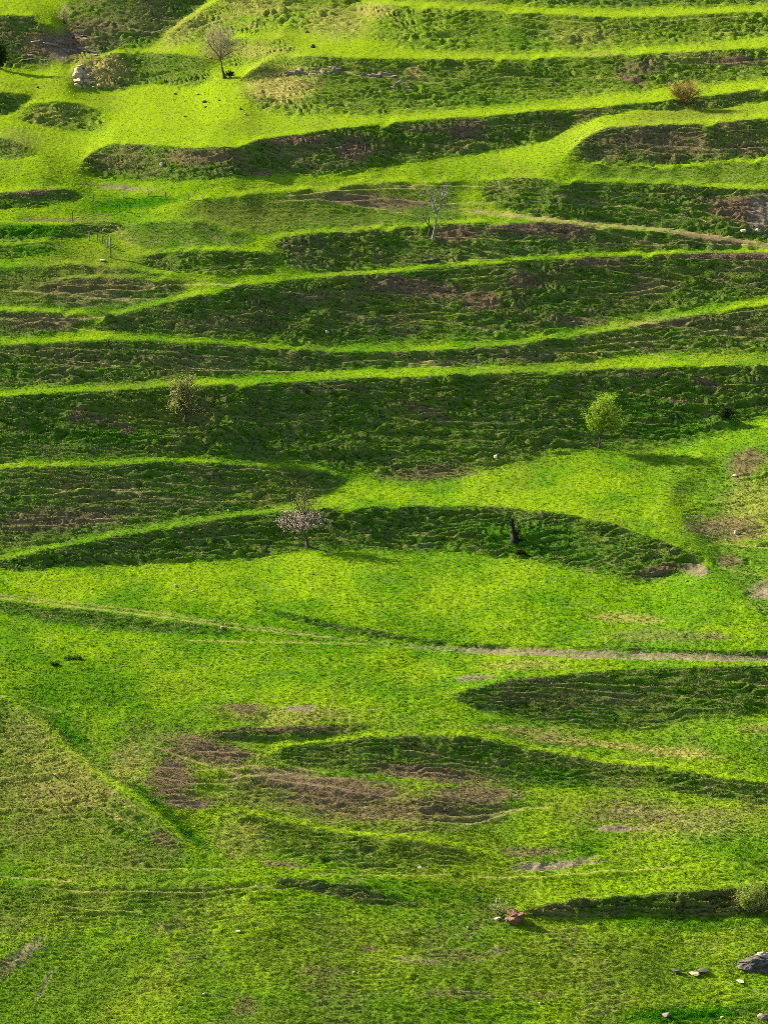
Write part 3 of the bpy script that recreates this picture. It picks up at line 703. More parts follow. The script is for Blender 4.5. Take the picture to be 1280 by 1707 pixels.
def scatter(name, u, v, hgt, wid, tint, tufts, label, cat, seed):
    n = len(u); r = np.random.default_rng(seed)
    co = np.stack([sample(X, u, v), sample(Yd, u, v), sample(Zd, u, v)], 1).astype(np.float32)
    me = bpy.data.meshes.new(name); me.vertices.add(n); me.vertices.foreach_set('co', co.ravel())
    def fattr(nm, typ, arr, field):
        a = me.attributes.new(nm, typ, 'POINT'); a.data.foreach_set(field, np.ascontiguousarray(arr, dtype=np.float32).ravel())
    fattr('size', 'FLOAT_VECTOR', np.stack([wid, wid, hgt], 1), 'vector')
    fattr('turn', 'FLOAT_VECTOR', np.stack([r.normal(0, .18, n), r.normal(0, .18, n), r.uniform(0, 6.28, n)], 1), 'vector')
    fattr('tint', 'FLOAT', tint, 'value')
    for nm, arrs in (('growth', (MASK['brown'], MASK['gold'], MASK['lush'], YEL)), ('ground', (SOILM, MASK['olive_and_shade'], BANKW))):
        buf = np.ones((n, 4), np.float32)
        for k, A in enumerate(arrs):
            q_ = np.clip(sample(A, u, v), 0, 1)
            if nm == 'growth' and k < 2: q_ = np.where(r.random(n) < q_ * .85, r.uniform(.75, 1, n), q_ * .15)
            buf[:, k] = q_
        fattr(nm, 'FLOAT_COLOR', buf, 'color')
    ia = me.attributes.new('kindix', 'INT', 'POINT'); ia.data.foreach_set('value', r.integers(0, len(tufts), n).astype(np.int32))
    o = bpy.data.objects.new(name, me); COL.objects.link(o)
    ng = bpy.data.node_groups.new(name, 'GeometryNodeTree')
    ng.interface.new_socket('Geometry', in_out='INPUT', socket_type='NodeSocketGeometry')
    ng.interface.new_socket('Geometry', in_out='OUTPUT', socket_type='NodeSocketGeometry')
    N = ng.nodes; Lk = ng.links
    gi = N.new('NodeGroupInput'); go = N.new('NodeGroupOutput')
    iop = N.new('GeometryNodeInstanceOnPoints')
    gti = N.new('GeometryNodeGeometryToInstance')
    for t in reversed(tufts):
        oi = N.new('GeometryNodeObjectInfo'); oi.inputs['Object'].default_value = t; oi.inputs['As Instance'].default_value = False
        Lk.new(oi.outputs['Geometry'], gti.inputs[0])
    def na(nm, dt):
        q = N.new('GeometryNodeInputNamedAttribute'); q.data_type = dt; q.inputs['Name'].default_value = nm
        return q.outputs[0]
    Lk.new(gi.outputs[0], iop.inputs['Points']); 
    jn = None
    if len(tufts) > 1:
        N.remove(gti)
        jn = N.new('GeometryNodeJoinGeometry')
        for t in tufts:
            oi = N.new('GeometryNodeObjectInfo'); oi.inputs['Object'].default_value = t; oi.inputs['As Instance'].default_value = False
            g2 = N.new('GeometryNodeGeometryToInstance'); Lk.new(oi.outputs['Geometry'], g2.inputs[0]); Lk.new(g2.outputs[0], jn.inputs[0])
        Lk.new(jn.outputs[0], iop.inputs['Instance'])
        iop.inputs['Pick Instance'].default_value = True
        Lk.new(na('kindix', 'INT'), iop.inputs['Instance Index'])
    else:
        Lk.new(gti.outputs[0], iop.inputs['Instance'])
    e2r = N.new('FunctionNodeEulerToRotation'); Lk.new(na('turn', 'FLOAT_VECTOR'), e2r.inputs[0])
    Lk.new(e2r.outputs[0], iop.inputs['Rotation']); Lk.new(na('size', 'FLOAT_VECTOR'), iop.inputs['Scale'])
    Lk.new(iop.outputs[0], go.inputs[0])
    md = o.modifiers.new('scatter', 'NODES'); md.node_group = ng
    props(o, label, cat, kind='stuff')
    return o

TUFTS = [tuft_mesh('grass_tuft', 9, .5, .45, .10, 1), tuft_mesh('grass_tuft', 7, .55, .7, .11, 2), tuft_mesh('grass_tuft', 11, .45, .3, .09, 3)]
NT = 330000
tu = RNG.uniform(-40, 1320, NT); tv = RNG.uniform(-40, 1745, NT)
keep = RNG.random(NT) > np.maximum(sample(SOILM, tu, tv) * .84, sample(TRAIL, tu, tv) * 1.1, sample(CLEAR, tu, tv) * .5)
tu, tv = tu[keep], tv[keep]
rgh = sample(ROUGH, tu, tv); lush = sample(MASK['lush'], tu, tv)
clump = sample(sstep(-.1, .6, fbm(X / 1.3, q / .8, 201, 3, .6)), tu, tv)
size = .07 + .02 * clump + .07 * rgh * (.3 + clump) + .10 * lush * clump
size *= RNG.uniform(.6, 1.5, len(tu))
wid = .10 + .05 * rgh + .05 * lush
wid *= RNG.uniform(.7, 1.3, len(tu))
tint = np.clip(RNG.normal(1.0, .28, len(tu)), .4, 1.5)
scatter('grass', tu, tv, size, wid, tint, TUFTS, 'short green meadow grass covering the terraces', 'grass', 5)
# taller tussocks, standing in loose drifts
NT2 = 60000
tu = RNG.uniform(-30, 1310, NT2); tv = RNG.uniform(-30, 1735, NT2)
drift = sample(sstep(.05, .6, fbm(X / 2.6, q / 1.6, 211, 3, .6)), tu, tv)
keep = RNG.random(NT2) < drift * (.25 + .55 * sstep(500, 1200, tv) + .4 * sample(ROUGH, tu, tv)) * (1 - sample(SOILM, tu, tv)) * (1 - sample(CLEAR, tu, tv))
tu, tv = tu[keep], tv[keep]
rgh = sample(ROUGH, tu, tv)
size = (.15 + .10 * rgh) * RNG.uniform(.6, 1.4, len(tu)); wid = (.17 + .06 * rgh) * RNG.uniform(.7, 1.4, len(tu))
tint = np.clip(RNG.normal(.64, .24, len(tu)), .28, 1.4)  # tint kept low so the tussocks draw dark clump-shadow dashes
scatter('tussock_grass', tu, tv, size, wid, tint, TUFTS, 'taller tussock grass in loose drifts on the banks and meadows', 'grass', 6)
#OBJECTS#
# ------------------------------------------------------------------ trees and shrubs
BARK = simple_mat('dark_bark', [(.035, .028, .022), (.075, .062, .05)], 6, .9, .4, .03, (1, 1, .3))
CHARRED = simple_mat('charred_wood', [(.006, .005, .005), (.018, .015, .013)], 6, .95, .4, .03)
BARK_PALE = simple_mat('pale_bark', [(.12, .10, .08), (.24, .21, .17)], 6, .9, .4, .03, (1, 1, .3))
TWIG_TAN = leaf_mat('tan_twigs', (.28, .235, .14), (.42, .36, .22), .2)
TWIG_DARK = leaf_mat('dark_twigs', (.04, .033, .025), (.09, .075, .05), .1)
TWIG_GOLD = leaf_mat('gold_twigs', (.24, .17, .05), (.36, .27, .09), .25)
TWIG_GREY = leaf_mat('grey_twigs', (.11, .095, .075), (.20, .18, .14), .1)
LEAF_PALE = leaf_mat('pale_leaves', (.16, .20, .04), (.34, .36, .11))
LEAF_YELLOW = leaf_mat('yellow_green_leaves', (.14, .31, .010), (.24, .44, .02))
LEAF_DARK = leaf_mat('dark_leaves', (.012, .028, .008), (.035, .07, .014), .3)
LEAF_WEED = leaf_mat('weed_leaves', (.02, .06, .008), (.05, .12, .012), .3)
LEAF_GREEN = leaf_mat('fresh_leaves', (.13, .24, .01), (.27, .36, .03))
BLOSSOM = leaf_mat('blossom', (.40, .29, .25), (.60, .49, .44), .4)

def tube_into(vs_, fs, pts, rad, sides):
    n0 = len(vs_)
    for k, p in enumerate(pts):
        t = (pts[min(k + 1, len(pts) - 1)] - pts[max(k - 1, 0)])
        if t.length < 1e-6: t = Vector((0, 0, 1))
        t.normalize()
        a = t.cross(Vector((.31, .95, .05))).normalized(); b = t.cross(a)
        for s_ in range(sides):
            an = 2 * math.pi * s_ / sides
            vs_.append(p + (a * math.cos(an) + b * math.sin(an)) * rad[k])
    for k in range(len(pts) - 1):
        for s_ in range(sides):
            i = n0 + k * sides + s_; j = n0 + k * sides + (s_ + 1) % sides
            fs.append((i, j, j + sides, i + sides))
    fs.append(tuple(n0 + (len(pts) - 1) * sides + s_ for s_ in range(sides)))

def resample(pts, step):
    out = [pts[0]]
    for a, b in zip(pts[:-1], pts[1:]):
        n = max(1, int((b - a).length / step))
        for k in range(1, n + 1): out.append(a.lerp(b, k / n))
    return out

def make_tree(name, u, v, limbs, label, cat, seed, bark, twig, r0=.11, twigs=60, tl=.9, up=.5, sub=4, tw_r=.014,
              leaf=None, leaves=0, leaf_size=.07, group=None, squash=.8, crown=None, leafzone=None, leaf2=None, sink=.05, ball=None):
    """limbs: polylines in survey units (x right, y up) from the foot; each may carry its own thickness"""
    r = random.Random(seed); k = mpp(u, v)
    base = at(u, v); base.z -= sink
    root = empty(name, base); props(root, label, cat, group)
    tv_, tf = [], []; wv_, wf = [], []; tips = []
    samples = []
    for li, (pts, rr) in enumerate(limbs):
        depth = 0 if li == 0 else r.uniform(-.35, .35)
        L = len(pts)
        P = [Vector((x * k, depth * (y2 - pts[0][1]) * k * .8, y2 * k)) for i, (x, y2) in enumerate(pts)]
        P = resample(P, .22)
        for i in range(1, len(P)):
            P[i] = P[i] + Vector((r.gauss(0, .018), r.gauss(0, .018), 0))
        rad = [max(tw_r, r0 * rr * (1 - .72 * i / len(P))) for i in range(len(P))]
        if li == 0:
            rad[0] *= 1.6
            if len(rad) > 1: rad[1] *= 1.2
        tube_into(tv_, tf, P, rad, 7)
        for i in range(1, len(P)):
            if li > 0 or i > len(P) * .75: samples.append((P[i], (P[i] - P[i - 1]).normalized()))
    def outward(p):
        d = Vector((r.gauss(0, 1), r.gauss(0, 1), r.gauss(0, .7))).normalized()
        return d
    def sprout(p, d, length, rad, level):
        pts = [p]; dd = d.copy()
        n = 3
        for i in range(n):
            dd = (dd + Vector((r.gauss(0, .22), r.gauss(0, .22), r.gauss(0, .18) + .10 * up))).normalized()
            pts.append(pts[-1] + dd * length / n)
        tube_into(wv_, wf, pts, [rad, rad * .8, rad * .6, rad * .35], 3)
        tips.append((pts[-1], dd)); tips.append((pts[2], dd))
        if level > 0:
            for _ in range(sub):
                q_ = pts[r.randint(1, 3)]
                sprout(q_, (dd * .7 + outward(q_) * .8 + Vector((0, 0, .35 * up))).normalized(), length * r.uniform(.4, .7), rad * .65, level - 1)
    for _ in range(twigs):
        p, t = r.choice(samples)
        d = (t * .5 + outward(p) * Vector((1, 1, squash)).length * .6 + Vector((0, 0, up))).normalized()
        sprout(p, d, tl * r.uniform(.6, 1.2), tw_r * 1.5, 2 if sub > 0 else 0)
    for (bx, bz, brx, brz, cnt) in (ball or []):
        for _ in range(cnt):
            d_ = Vector((r.gauss(0, 1), r.gauss(0, 1), r.gauss(0, 1))).normalized() * (r.random() ** .4)
            p_ = Vector(((bx + d_.x * brx) * k, d_.y * brx * k, (bz + d_.z * brz) * k))
            t_ = (p_ - Vector((bx * .7 * k, 0, (bz - brz * .9) * k))).normalized()
            L_ = tl * r.uniform(.35, .7)
            pts_ = [p_ - t_ * L_, p_ - t_ * L_ * .5 + Vector((r.gauss(0, .03), r.gauss(0, .03), 0)), p_]
            tube_into(wv_, wf, pts_, [tw_r * 1.1, tw_r * .8, tw_r * .4], 3)
            tips.append((p_, t_)); tips.append((pts_[1], t_)); tips.append((p_, t_))
    tr = obj_from('trunk', tv_, tf, bark, root, True)
    if wv_:
        cr = obj_from('crown', wv_, wf, twig, root)
    else: cr = None
    def leafmesh(nm, mat, n, size, zone, par):
        lv, lf = [], []
        cand = tips
        if zone: cand = [t for t in tips if zone(t[0].x / k, t[0].z / k)]
        if not cand: return
        for _ in range(n):
            p, d = r.choice(cand)
            p = p + Vector((r.gauss(0, .09), r.gauss(0, .09), r.gauss(0, .08)))
            a = Vector((r.gauss(0, 1), r.gauss(0, 1), r.gauss(0, 1))).normalized(); b = a.cross(Vector((r.gauss(0, 1), r.gauss(0, 1), r.gauss(0, 1)))).normalized()
            s1 = size * r.uniform(.6, 1.3); i = len(lv)
            lv += [p - a * s1, p + b * s1 * .55, p + a * s1, p - b * s1 * .55]; lf.append((i, i + 1, i + 2, i + 3))
        obj_from(nm, lv, lf, mat, par)
    if leaf: leafmesh('leaves' if leaf is not BLOSSOM else 'blossom', leaf, leaves, leaf_size, leafzone, root)
    if leaf2: leafmesh('leaves', leaf2[0], leaf2[1], leaf_size, leaf2[2], root)
    return root

make_tree('bare_tree', 375, 131, [([(0,0),(-3,12),(-5,22),(-6,30)],1), ([(-6,30),(-6,45),(-6,60),(-8,76)],.7), ([(-6,32),(-13,42),(-22,52),(-28,64)],.55),
          ([(-5,46),(1,56),(6,64),(9,70)],.5), ([(-6,30),(-15,32),(-27,34),(-34,38)],.4), ([(-4,50),(6,53),(16,58)],.4), ([(-5,34),(5,40),(14,44)],.4), ([(-6,42),(-16,56),(-20,72)],.4)],
          'tall bare tree with tan twigs and dark trunk on the top bright meadow', 'tree', 11, BARK, TWIG_TAN, r0=.17, twigs=170, tl=1.15, sub=4, tw_r=.012, ball=[(-9, 54, 30, 27, 520)])
make_tree('bare_tree', 722, 402, [([(0,0),(1,12),(4,25),(5,44)],1), ([(5,44),(1,54),(-1,62),(-6,72)],.7), ([(5,44),(11,54),(13,64),(15,80)],.75), ([(13,62),(18,72),(22,78)],.5),
          ([(1,54),(-2,66),(-12,76),(-18,80)],.4), ([(14,66),(26,70),(34,68)],.4), ([(0,58),(6,70),(8,80)],.4)],
          'grey forked bare tree rising from a brown terrace bank, thinly twigged', 'tree', 12, BARK_PALE, TWIG_GREY, r0=.16, twigs=42, tl=.9, sub=3, tw_r=.012)
make_tree('dead_sapling', 713, 396, [([(0,0),(3,10),(3,18),(-2,24),(-6,30),(-9,38)],.8), ([(1,22),(2,30),(0,40)],.5), ([(-4,27),(-2,36),(4,44)],.4)],
          'small crooked dead sapling just left of the grey forked tree', 'sapling', 13, BARK, TWIG_DARK, r0=.10, twigs=14, tl=.6, sub=2, tw_r=.012)
make_tree('round_bush', 1141, 178, [([(0,0),(-1,6),(-3,10)],.8), ([(-1,4),(-8,16),(-14,22)],.7), ([(0,4),(-3,18),(-4,30)],.7), ([(0,4),(6,16),(12,28)],.7), ([(-2,8),(-16,18),(-22,26)],.5), ([(2,8),(14,18),(22,24)],.5)],
          'round tawny leafless bush beside the bright terrace line at upper right', 'bush', 14, BARK, TWIG_GOLD, r0=.12, twigs=140, tl=.85, sub=4, tw_r=.013, ball=[(2, 22, 29, 19, 500)])
make_tree('pale_tree', 311, 702, [([(0,0),(-1,10),(-2,18)],1), ([(-2,16),(-12,30),(-20,42)],.6), ([(-2,16),(-5,36),(-4,62)],.7), ([(-1,16),(8,32),(16,48)],.6), ([(-2,24),(-14,44),(-18,60)],.45), ([(0,28),(6,50),(10,66)],.5), ([(-1,12),(12,20),(22,26)],.5), ([(-1,12),(-14,18),(-22,22)],.5)],
          'pale yellowish small-leaved tree growing through the thin bright terrace line on the left', 'tree', 15, BARK, TWIG_DARK, r0=.13, twigs=85, tl=.75, sub=4, tw_r=.013, leaf=LEAF_PALE, leaves=5200, leaf_size=.055, leafzone=lambda x, z: z > 14, ball=[(-2, 50, 25, 34, 420), (0, 26, 24, 18, 160)])
make_tree('yellow_green_tree', 998, 745, [([(0,0),(1,10),(2,22),(4,28)],.8), ([(3,24),(-4,42),(-8,62)],.6), ([(4,26),(8,50),(10,78)],.7), ([(4,26),(18,44),(28,58)],.6), ([(2,22),(-10,34),(-20,48)],.5), ([(6,40),(14,62),(18,80)],.5), ([(5,28),(24,32),(40,36)],.4), ([(2,36),(-2,60),(2,80)],.5)],
          'round yellow-green tree in new leaf at the head of the bright wedge meadow', 'tree', 16, BARK, TWIG_GOLD, r0=.11, twigs=110, tl=.62, up=.9, sub=4, tw_r=.012, leaf=LEAF_YELLOW, leaves=8500, leaf_size=.055, ball=[(8, 58, 27, 30, 620), (26, 40, 14, 12, 80), (-12, 38, 12, 10, 60)])
make_tree('blossom_tree', 514, 912, [([(0,0),(-2,10),(-6,20),(-9,28)],1.1), ([(-9,28),(-20,36),(-38,40),(-48,40)],.6), ([(-8,26),(2,36),(16,44),(27,46)],.6), ([(-9,28),(-8,48),(-6,68),(-5,88)],.6), ([(-10,32),(-24,46),(-34,54)],.45), ([(-6,30),(6,46),(12,58)],.45), ([(-8,50),(-14,66),(-18,78)],.35), ([(-7,50),(2,68),(8,78)],.35)],
          'small tree in pinkish white blossom on the dark bank, leaning left', 'tree', 17, BARK, TWIG_DARK, r0=.14, twigs=110, tl=.55, up=.25, sub=3, tw_r=.012, leaf=BLOSSOM, leaves=3000, leaf_size=.045, leafzone=lambda x, z: z < 62, ball=[(-10, 44, 40, 15, 520), (-8, 66, 18, 22, 160)],
          leaf2=(LEAF_PALE, 900, lambda x, z: z >= 54))
make_tree('burnt_stump', 857, 904, [([(0,0),(1,8),(-1,18),(-3,28),(-4,39)],3.2), ([(0,10),(6,16),(9,22)],1.2), ([(-1,4),(6,5),(11,3)],1.6), ([(-2,24),(-7,30),(-8,36)],.8)],
          'blackened upright tree stump standing on the dark curved bank', 'stump', 18, CHARRED, TWIG_DARK, r0=.085, twigs=22, tl=.3, sub=2, tw_r=.012, leaf=LEAF_DARK, leaves=500, leaf_size=.06)
def shrub(name, u, v, w, h, label, seed, twig, leaf, leaves, size=.07, cat='shrub', twigs=70, up=.8, group=None, sub=3):
    r = random.Random(seed)
    limbs = [([(0, 0), (0, h * .25)], .6)]
    for i in range(8):
        x = w * .5 * (i / 7 * 2 - 1)
        limbs.append(([(x * .15, 0), (x * .5, h * .45), (x * .85, h * (.9 - .45 * (abs(x) / (w * .5)) ** 2))], .45))
    k = mpp(u, v)
    return make_tree(name, u, v, limbs, label, cat, seed, BARK, twig, r0=.05, twigs=twigs, tl=max(.16, h * k * .32), up=up, sub=sub, tw_r=.010, leaf=leaf, leaves=leaves, leaf_size=size, group=group)
shrub('dark_shrub_or_shade', 1209, 708, 20, 18, 'small black-green shrub on the big dark bank near the right edge', 21, TWIG_DARK, LEAF_DARK, 1500)
shrub('dark_shrub_or_shade', 866, 926, 14, 6, 'tiny dark shrub at the foot of the bank below the burnt stump', 22, TWIG_DARK, LEAF_DARK, 500, .06)
shrub('dark_shrub_or_shade', 384, 130, 12, 9, 'low dark clump added for the shadow at the foot of the tall bare tree', 23, TWIG_DARK, LEAF_DARK, 500, .06)  # dark growth added where the bare tree's shadow falls
shrub('evergreen_bush', 0, 116, 30, 42, 'dark evergreen bush cut by the left edge near the top', 24, TWIG_DARK, LEAF_DARK, 3200, .10, 'bush')
shrub('leafy_bush', 1247, 1527, 50, 46, 'sparse yellow-green leafy bush standing in the dark stream bank at right', 25, TWIG_TAN, LEAF_GREEN, 5200, .034, 'bush', 80)
shrub('twiggy_bush', 834, 1526, 34, 26, 'small leafless twiggy bush behind the reddish boulder', 26, TWIG_TAN, None, 0, .03, 'bush', 34, sub=2)
shrub('weed_clump', 124, 1102, 30, 4, 'larger dark weed clump lying in the left-hand meadow', 27, TWIG_DARK, LEAF_WEED, 700, .05, 'weeds', 26, .2)
shrub('weed_clump', 90, 1112, 22, 3, 'smaller dark weed clump left of and below its twin', 28, TWIG_DARK, LEAF_WEED, 420, .05, 'weeds', 16, .2)
shrub('pale_shrub', 108, 40, 22, 28, 'pale greyish straw shrub above the layered rocks at top left', 29, TWIG_TAN, LEAF_PALE, 300, .05, 'shrub', 60)

# ------------------------------------------------------------------ rocks
STONE_PALE = simple_mat('pale_limestone', [(.24, .22, .17), (.36, .335, .27), (.14, .125, .10)], 3, .9, .5, .05)
STONE_TAN = simple_mat('tan_rock', [(.27, .205, .115), (.38, .30, .18), (.12, .09, .06)], 2.5, .9, .6, .08)
STONE_DARK = simple_mat('dark_rock', [(.035, .032, .026), (.085, .077, .062), (.15, .14, .11)], 3, .9, .5, .06)
STONE_RED = simple_mat('rusty_rock', [(.19, .095, .038), (.12, .075, .042), (.05, .038, .028)], 3, .9, .6, .08)
STONE_MAUVE = simple_mat('mauve_shale', [(.15, .112, .09), (.23, .18, .145), (.075, .058, .05)], 2.5, .9, .6, .08)

def rock_mesh(name, seed, sub=2, cuts=12, rough=.12):
    r = random.Random(seed)
    bm = bmesh.new(); bmesh.ops.create_icosphere(bm, subdivisions=sub, radius=1)
    planes = []
    for _ in range(cuts):
        n = Vector((r.gauss(0, 1), r.gauss(0, 1), r.gauss(0, .9))).normalized(); planes.append((n, r.uniform(.42, .8)))
    from mathutils import noise as mn
    for vt in bm.verts:
        for n, d in planes:
            e = vt.co.dot(n) - d
            if e > 0: vt.co -= n * e * .92
        vt.co *= 1 + rough * (mn.noise(vt.co * 2.3 + Vector((seed * 3.1, 0, 0))) + .5 * mn.noise(vt.co * 6.1 + Vector((seed * 1.7, 0, 0))))
    me = bpy.data.meshes.new(name); bm.to_mesh(me); bm.free()
    return me
def slab_mesh(name, seed):
    r = random.Random(seed)
    bm = bmesh.new(); bmesh.ops.create_cube(bm, size=2)
    bmesh.ops.subdivide_edges(bm, edges=bm.edges[:], cuts=2, use_grid_fill=True)
    for vt in bm.verts:
        c = vt.co
        edge = (abs(c.x) > .9) + (abs(c.y) > .9) + (abs(c.z) > .9)
        if edge >= 2: c *= r.uniform(.82, .95)
        c.x += r.gauss(0, .07); c.y += r.gauss(0, .07); c.z += r.gauss(0, .06)
    me = bpy.data.meshes.new(name); bm.to_mesh(me); bm.free()
    return me
ROCKS = [rock_mesh('rock', 100 + i, 2) for i in range(6)]
SLABS = [slab_mesh('rock_block', 200 + i) for i in range(6)]
_mc = {}
def with_mat(me, mat):
    k = (me.name, mat.name)
    if k not in _mc:
        m2 = me.copy(); m2.materials.clear(); m2.materials.append(mat); _mc[k] = m2
    return _mc[k]

def stone(u, v, w, h, label, mat, name='stone', cat='stone', seed=None, big=False, group=None, rise=.8):
    sd = seed if seed is not None else int(u * 7 + v * 13)
    r = random.Random(sd); k = mpp(u, v)
    me = rock_mesh(name, sd, 4, 16, .34) if big else r.choice(ROCKS)
    if big: me.materials.append(mat)
    else: me = with_mat(me, mat)
    o = bpy.data.objects.new(name, me); COL.objects.link(o)
    p = at(u, v - 1)
    o.location = p + Vector((0, 0, h * k * .5 * rise * .8))
    if not big: w *= .85; h *= .85
    o.scale = (w * k * .60, w * k * .48, h * k * .68)
    o.rotation_euler = (r.uniform(-.15, .15), r.uniform(-.15, .15), r.uniform(-.5, .5))
    return props(o, label, cat, group)

D, PL, TN = STONE_DARK, STONE_PALE, STONE_TAN
for a in [
 (521,81,13,8,'dark boxy boulder with a shadow on the top-centre meadow',D), (511,56,12,4,'flat dark stone above the dark boxy boulder',D),
 (293,159,6,4,'small dark stone left of the stones below the tall bare tree',D), (330,159,8,4,'grey stone nearest the foot of the tall bare tree',TN), (341,172,11,6,'largest dark stone on the meadow below the tall bare tree',D),
 (343,180,7,3,'thin dark stone just under the largest meadow stone',D), (308,197,7,4,'lone dark stone in the middle of the top-left meadow',D), (401,184,7,4,'dark stone near the golden slope, upper of two',D),
 (410,193,8,4,'grey stone near the golden slope, lower of two',TN), (366,169,8,3,'low stone between the largest meadow stone and the golden slope',D), (63,148,9,4,'dark stone on the green strip left of the tan outcrop',D),
 (270,279,13,10,'pale boulder at the foot of the brown bank under the top-left meadow',PL), (545,559,9,7,'white stone on the narrow green terrace left of centre',PL), (826,768,11,10,'bright white boulder at the lower edge of the big dark bank',PL),
 (293,982,9,5,'pale stone in the broad middle meadow',PL), (322,989,7,3,'flat pale stone right of another in the broad middle meadow',PL), (370,1050,10,5,'white stone on the grassy track',PL),
 (182,1182,9,5,'small black stone in the lower left meadow',D), (381,853,5,4,'tiny white stone on the bright crest left of the blossom tree',PL), (1238,391,15,8,'yellowish white rock below the eroded gully',PL), (1262,389,13,7,'pale rock at the mouth of the eroded gully by the right edge',PL),
 (1138,359,9,4,'flat pale stone on the bank left of the eroded gully',PL), (172,437,15,5,'flat grey stone beside the tall corner fence post',PL), (140,446,11,4,'pale flat stone lower left of the corner fence post',PL),
 (1226,892,10,8,'largest white stone on the brown patchy slope at right',PL), (1178,901,8,4,'pale stone left of the white one on the brown patchy slope',PL), (1210,903,7,4,'small pale stone between two others on the brown patchy slope',PL),
 (1224,797,11,6,'pale stone on the slope edge near the right border',PL), (702,329,5,4,'white speck of stone left of the grey forked tree crown',PL), (700,1451,15,3,'thin pale slab on the lower slope below the long bright edge',PL),
 (828,1536,18,6,'flat pale stone left of the reddish boulder',PL), (847,1540,18,11,'grey rock in front of the reddish boulder',STONE_MAUVE), (1127,1620,19,9,'dark stone left of the broad flat rocks in the foreground',D), (1158,1624,26,6,'pale flat rock in the foreground grass',STONE_TAN),
 (1170,1620,28,11,'dark ragged rock behind the pale flat rock in the foreground',D), (1234,1636,23,4,'thin pale slab in the grass below the right-edge boulder',PL), (900,1673,12,5,'small white stone in the foreground grass',PL),
 (1110,1695,22,9,'grey rock in the dark lush grass along the bottom edge',STONE_MAUVE), (1203,1695,13,6,'small pale rock in the dark lush grass along the bottom edge',STONE_TAN), (1270,1700,26,10,'grey rock in the bottom right corner',STONE_MAUVE),
 (340,1663,11,5,'pale stone in the lower left foreground',PL), (398,1558,13,4,'flat pale stone in the foreground left of centre',PL), (780,1551,9,5,'small grey stone left of and below the reddish boulder',STONE_MAUVE), (590,1624,9,4,'tiny pale stone left of the bare patches in the foreground',PL),
 (1143,971,6,4,'small pale stone under the bare patch on the slope end',PL), (940,513,5,3,'white fleck of stone on the brown-flecked bank',PL), (832,603,5,4,'white stone on the slope between two bright terrace lines',PL)]:
    stone(*a)
stone(860,1538,38,25,'rusty reddish boulder standing by the stream bank', STONE_RED, 'boulder', 'boulder', 5, True)
bd = stone(1268,1610,72,28,'big dark boulder at the right edge of the foreground', STONE_DARK, 'boulder', 'boulder', 9, True)
sunlit_cap = stone(1270,1596,30,12,'pale flat piece added for the sunlit top of the big dark boulder', STONE_PALE, 'added_sunlit_slab', 'rock', 14, True)  # pale piece added to stand for the boulder's sunlit top
sunlit_cap.location.z = bd.location.z + bd.scale.z * .62
sunlit_cap.location.y = bd.location.y

def outcrop(label, blocks, mat, cat='outcrop', seed=3):
    u0 = sum(b[0] for b in blocks) / len(blocks); v0 = max(b[1] for b in blocks)
    root = empty('rock_outcrop', at(u0, v0)); props(root, label, cat)
    r = random.Random(seed)
    for (u, v, w, h) in blocks:
        k = mpp(u, v); me = with_mat(r.choice(ROCKS if mat is STONE_TAN else SLABS + ROCKS), mat)
        o = bpy.data.objects.new('rock_block', me); COL.objects.link(o); o.parent = root
        w *= r.uniform(.8, 1.7); h *= r.uniform(.8, 1.7)
        p = at(u + r.uniform(-2, 2), v + r.uniform(-2, 2))
        o.location = p - root.location + Vector((0, w * k * .38, h * k * .05))
        o.scale = (w * k * .58, w * k * .5, h * k * .6)
        o.rotation_euler = (r.uniform(-.2, .2), r.uniform(-.22, .22), r.uniform(-.6, .6))
    return root
rr = random.Random(4)
b1 = []
for row, (v, u0_, u1_, h) in enumerate([(148,124,212,8),(140,121,150,10),(131,120,140,10),(122,122,138,10),(113,128,142,8)]):
    u = u0_
    while u < u1_:
        w = rr.uniform(10, 19)
        if row > 0 or rr.random() < .8: b1.append((u + w / 2, v + rr.uniform(-2, 2), w, h * rr.uniform(.7, 1.2)))
        u += w * .9
outcrop('tan blocky rock outcrop at the end of the upper left knoll', b1, STONE_TAN, seed=31)
b2 = []
u = 480
while u < 562:
    w = rr.uniform(7, 15); b2.append((u + w / 2, 127 - 4 * (u - 480) / 80 + rr.uniform(-1, 1), w, rr.uniform(5, 8)))
    if rr.random() < .7: b2.append((u + w / 2 + 3, 121 - 4 * (u - 480) / 80, w * .9, 4.5))
    u += w * 1.05
outcrop('layered dark rock ledge in the golden bank at top centre', b2, STONE_MAUVE, seed=32)
b3 = [(600,128,12,6),(613,126,11,5),(626,130,14,6),(640,127,12,5),(652,129,10,5),(656,148,11,6),(668,144,13,6),(680,147,9,5)]
outcrop('broken dark rocks beside the golden scar right of the layered ledge', b3, STONE_MAUVE, seed=33)
b4 = []
for row in range(9):
    v = 56 + row * 5.5
    a0 = 60 - row * 3; a1 = 130 + row * 5
    u = a0
    while u < min(a1, 172):
        w = rr.uniform(9, 20)
        if rr.random() < .5: b4.append((u + w / 2, v + rr.uniform(-1.5, 1.5), w * .9, rr.uniform(1.6, 3.0)))
        u += w * 1.05
outcrop('mauve layered shale outcrop on the dark slope at top left', b4, STONE_MAUVE, seed=34)

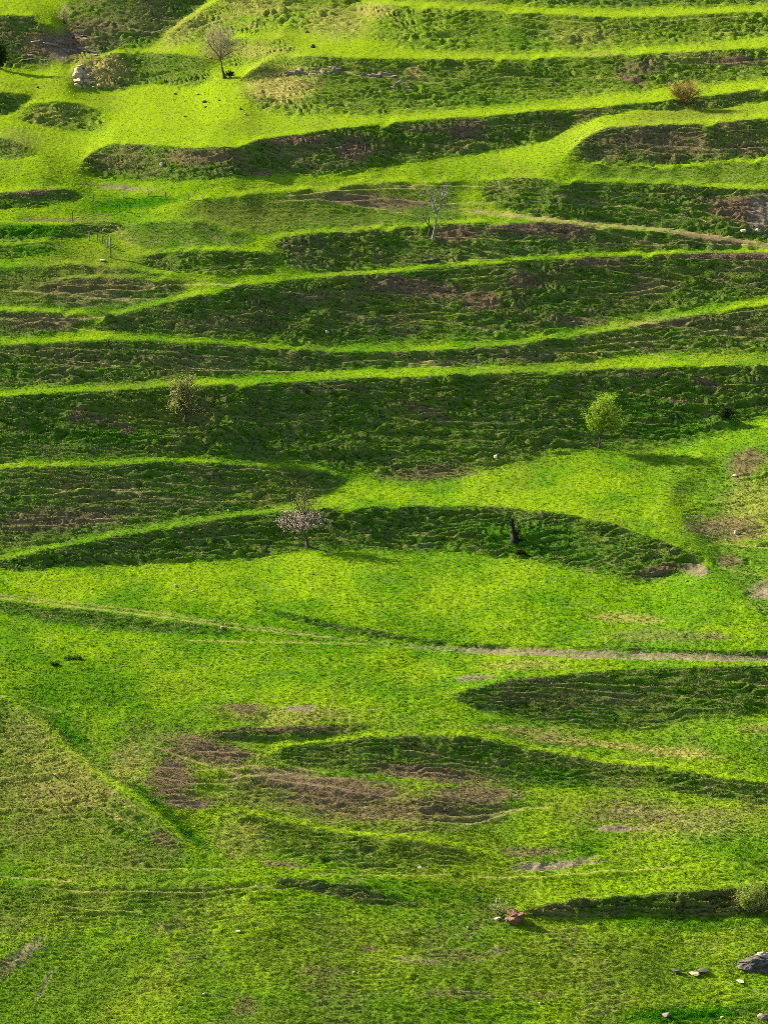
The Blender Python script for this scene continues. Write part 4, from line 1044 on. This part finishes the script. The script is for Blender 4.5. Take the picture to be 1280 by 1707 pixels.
# fallen log
k = mpp(717, 438); p = at(717, 439)
lv, lf = [], []
tube_into(lv, lf, [Vector((-15*k,0,.05)),Vector((-6*k,.05,.14)),Vector((4*k,0,.2)),Vector((15*k,-.05,.24))], [.09,.13,.14,.10], 8)
tube_into(lv, lf, [Vector((4*k,0,.2)),Vector((7*k,-.1,.42)),Vector((10*k,-.12,.5))], [.05,.04,.02], 5)
lg = obj_from('fallen_log', lv, lf, BARK, None, True); lg.location = p
props(lg, 'dark fallen log lying on the terrace below the grey forked tree', 'log')

# ------------------------------------------------------------------ fence posts and stakes
WOOD = simple_mat('weathered_wood', [(.10, .085, .07), (.20, .175, .15), (.05, .04, .035)], 8, .9, .4, .02, (1, 1, .2))
WOOD_ORANGE = simple_mat('fresh_wood', [(.42, .24, .08), (.52, .33, .14)], 8, .9, .3, .02, (1, 1, .2))
def post(u, v, h, label, rad=.055, mat=WOOD, name='fence_post', cat='fence post', group='fence posts', lean=None):
    r = random.Random(int(u * 31 + v)); k = mpp(u, v); H = h * k
    lx = r.uniform(-.06, .06) if lean is None else lean
    vs_, fs = [], []
    n = 5
    pts = [Vector((lx * H * i / n + r.gauss(0, .008), r.gauss(0, .008), -.25 + (H + .25) * i / n)) for i in range(n + 1)]
    tube_into(vs_, fs, pts, [rad * r.uniform(.85, 1.1) for _ in pts[:-1]] + [rad * .7], 7)
    o = obj_from(name, vs_, fs, mat, None, True); o.location = at(u, v)
    return props(o, label, cat, group)
up = ['leftmost', 'second from left', 'tallest', 'fourth from left', 'fifth from left', 'rightmost']
for (u, v, h), w in zip([(156,335,12),(206,330,13),(248,327,17),(277,332,12),(315,335,14),(339,334,11)], up):
    post(u, v, h, f'{w} wooden fence post in the upper row behind the lush green patch')
post(122, 371, 19, 'thin wooden post on the brown terrace left of the lush green patch')
post(200, 353, 15, 'dark wooden post standing in front of the lush green patch')
for (u, v, h), w in zip([(149,401,16),(163,402,14),(172,407,14),(175.5,410,14),(179,413,14)], ['leftmost', 'second', 'third', 'fourth', 'fifth']):
    post(u, v, h, f'{w} post in the short receding fence row leading to the corner post')
post(185, 430, 35, 'tall thick corner fence post at the near end of the receding row', .085)
post(131, 1667, 50, 'thin dark stake standing alone in the lower left foreground', .022, WOOD, 'stake', 'stake', None, 0.01)
post(706, 1519, 16, 'short orange wooden stake at the end of the small lower bank', .03, WOOD_ORANGE, 'stake', 'stake', None)
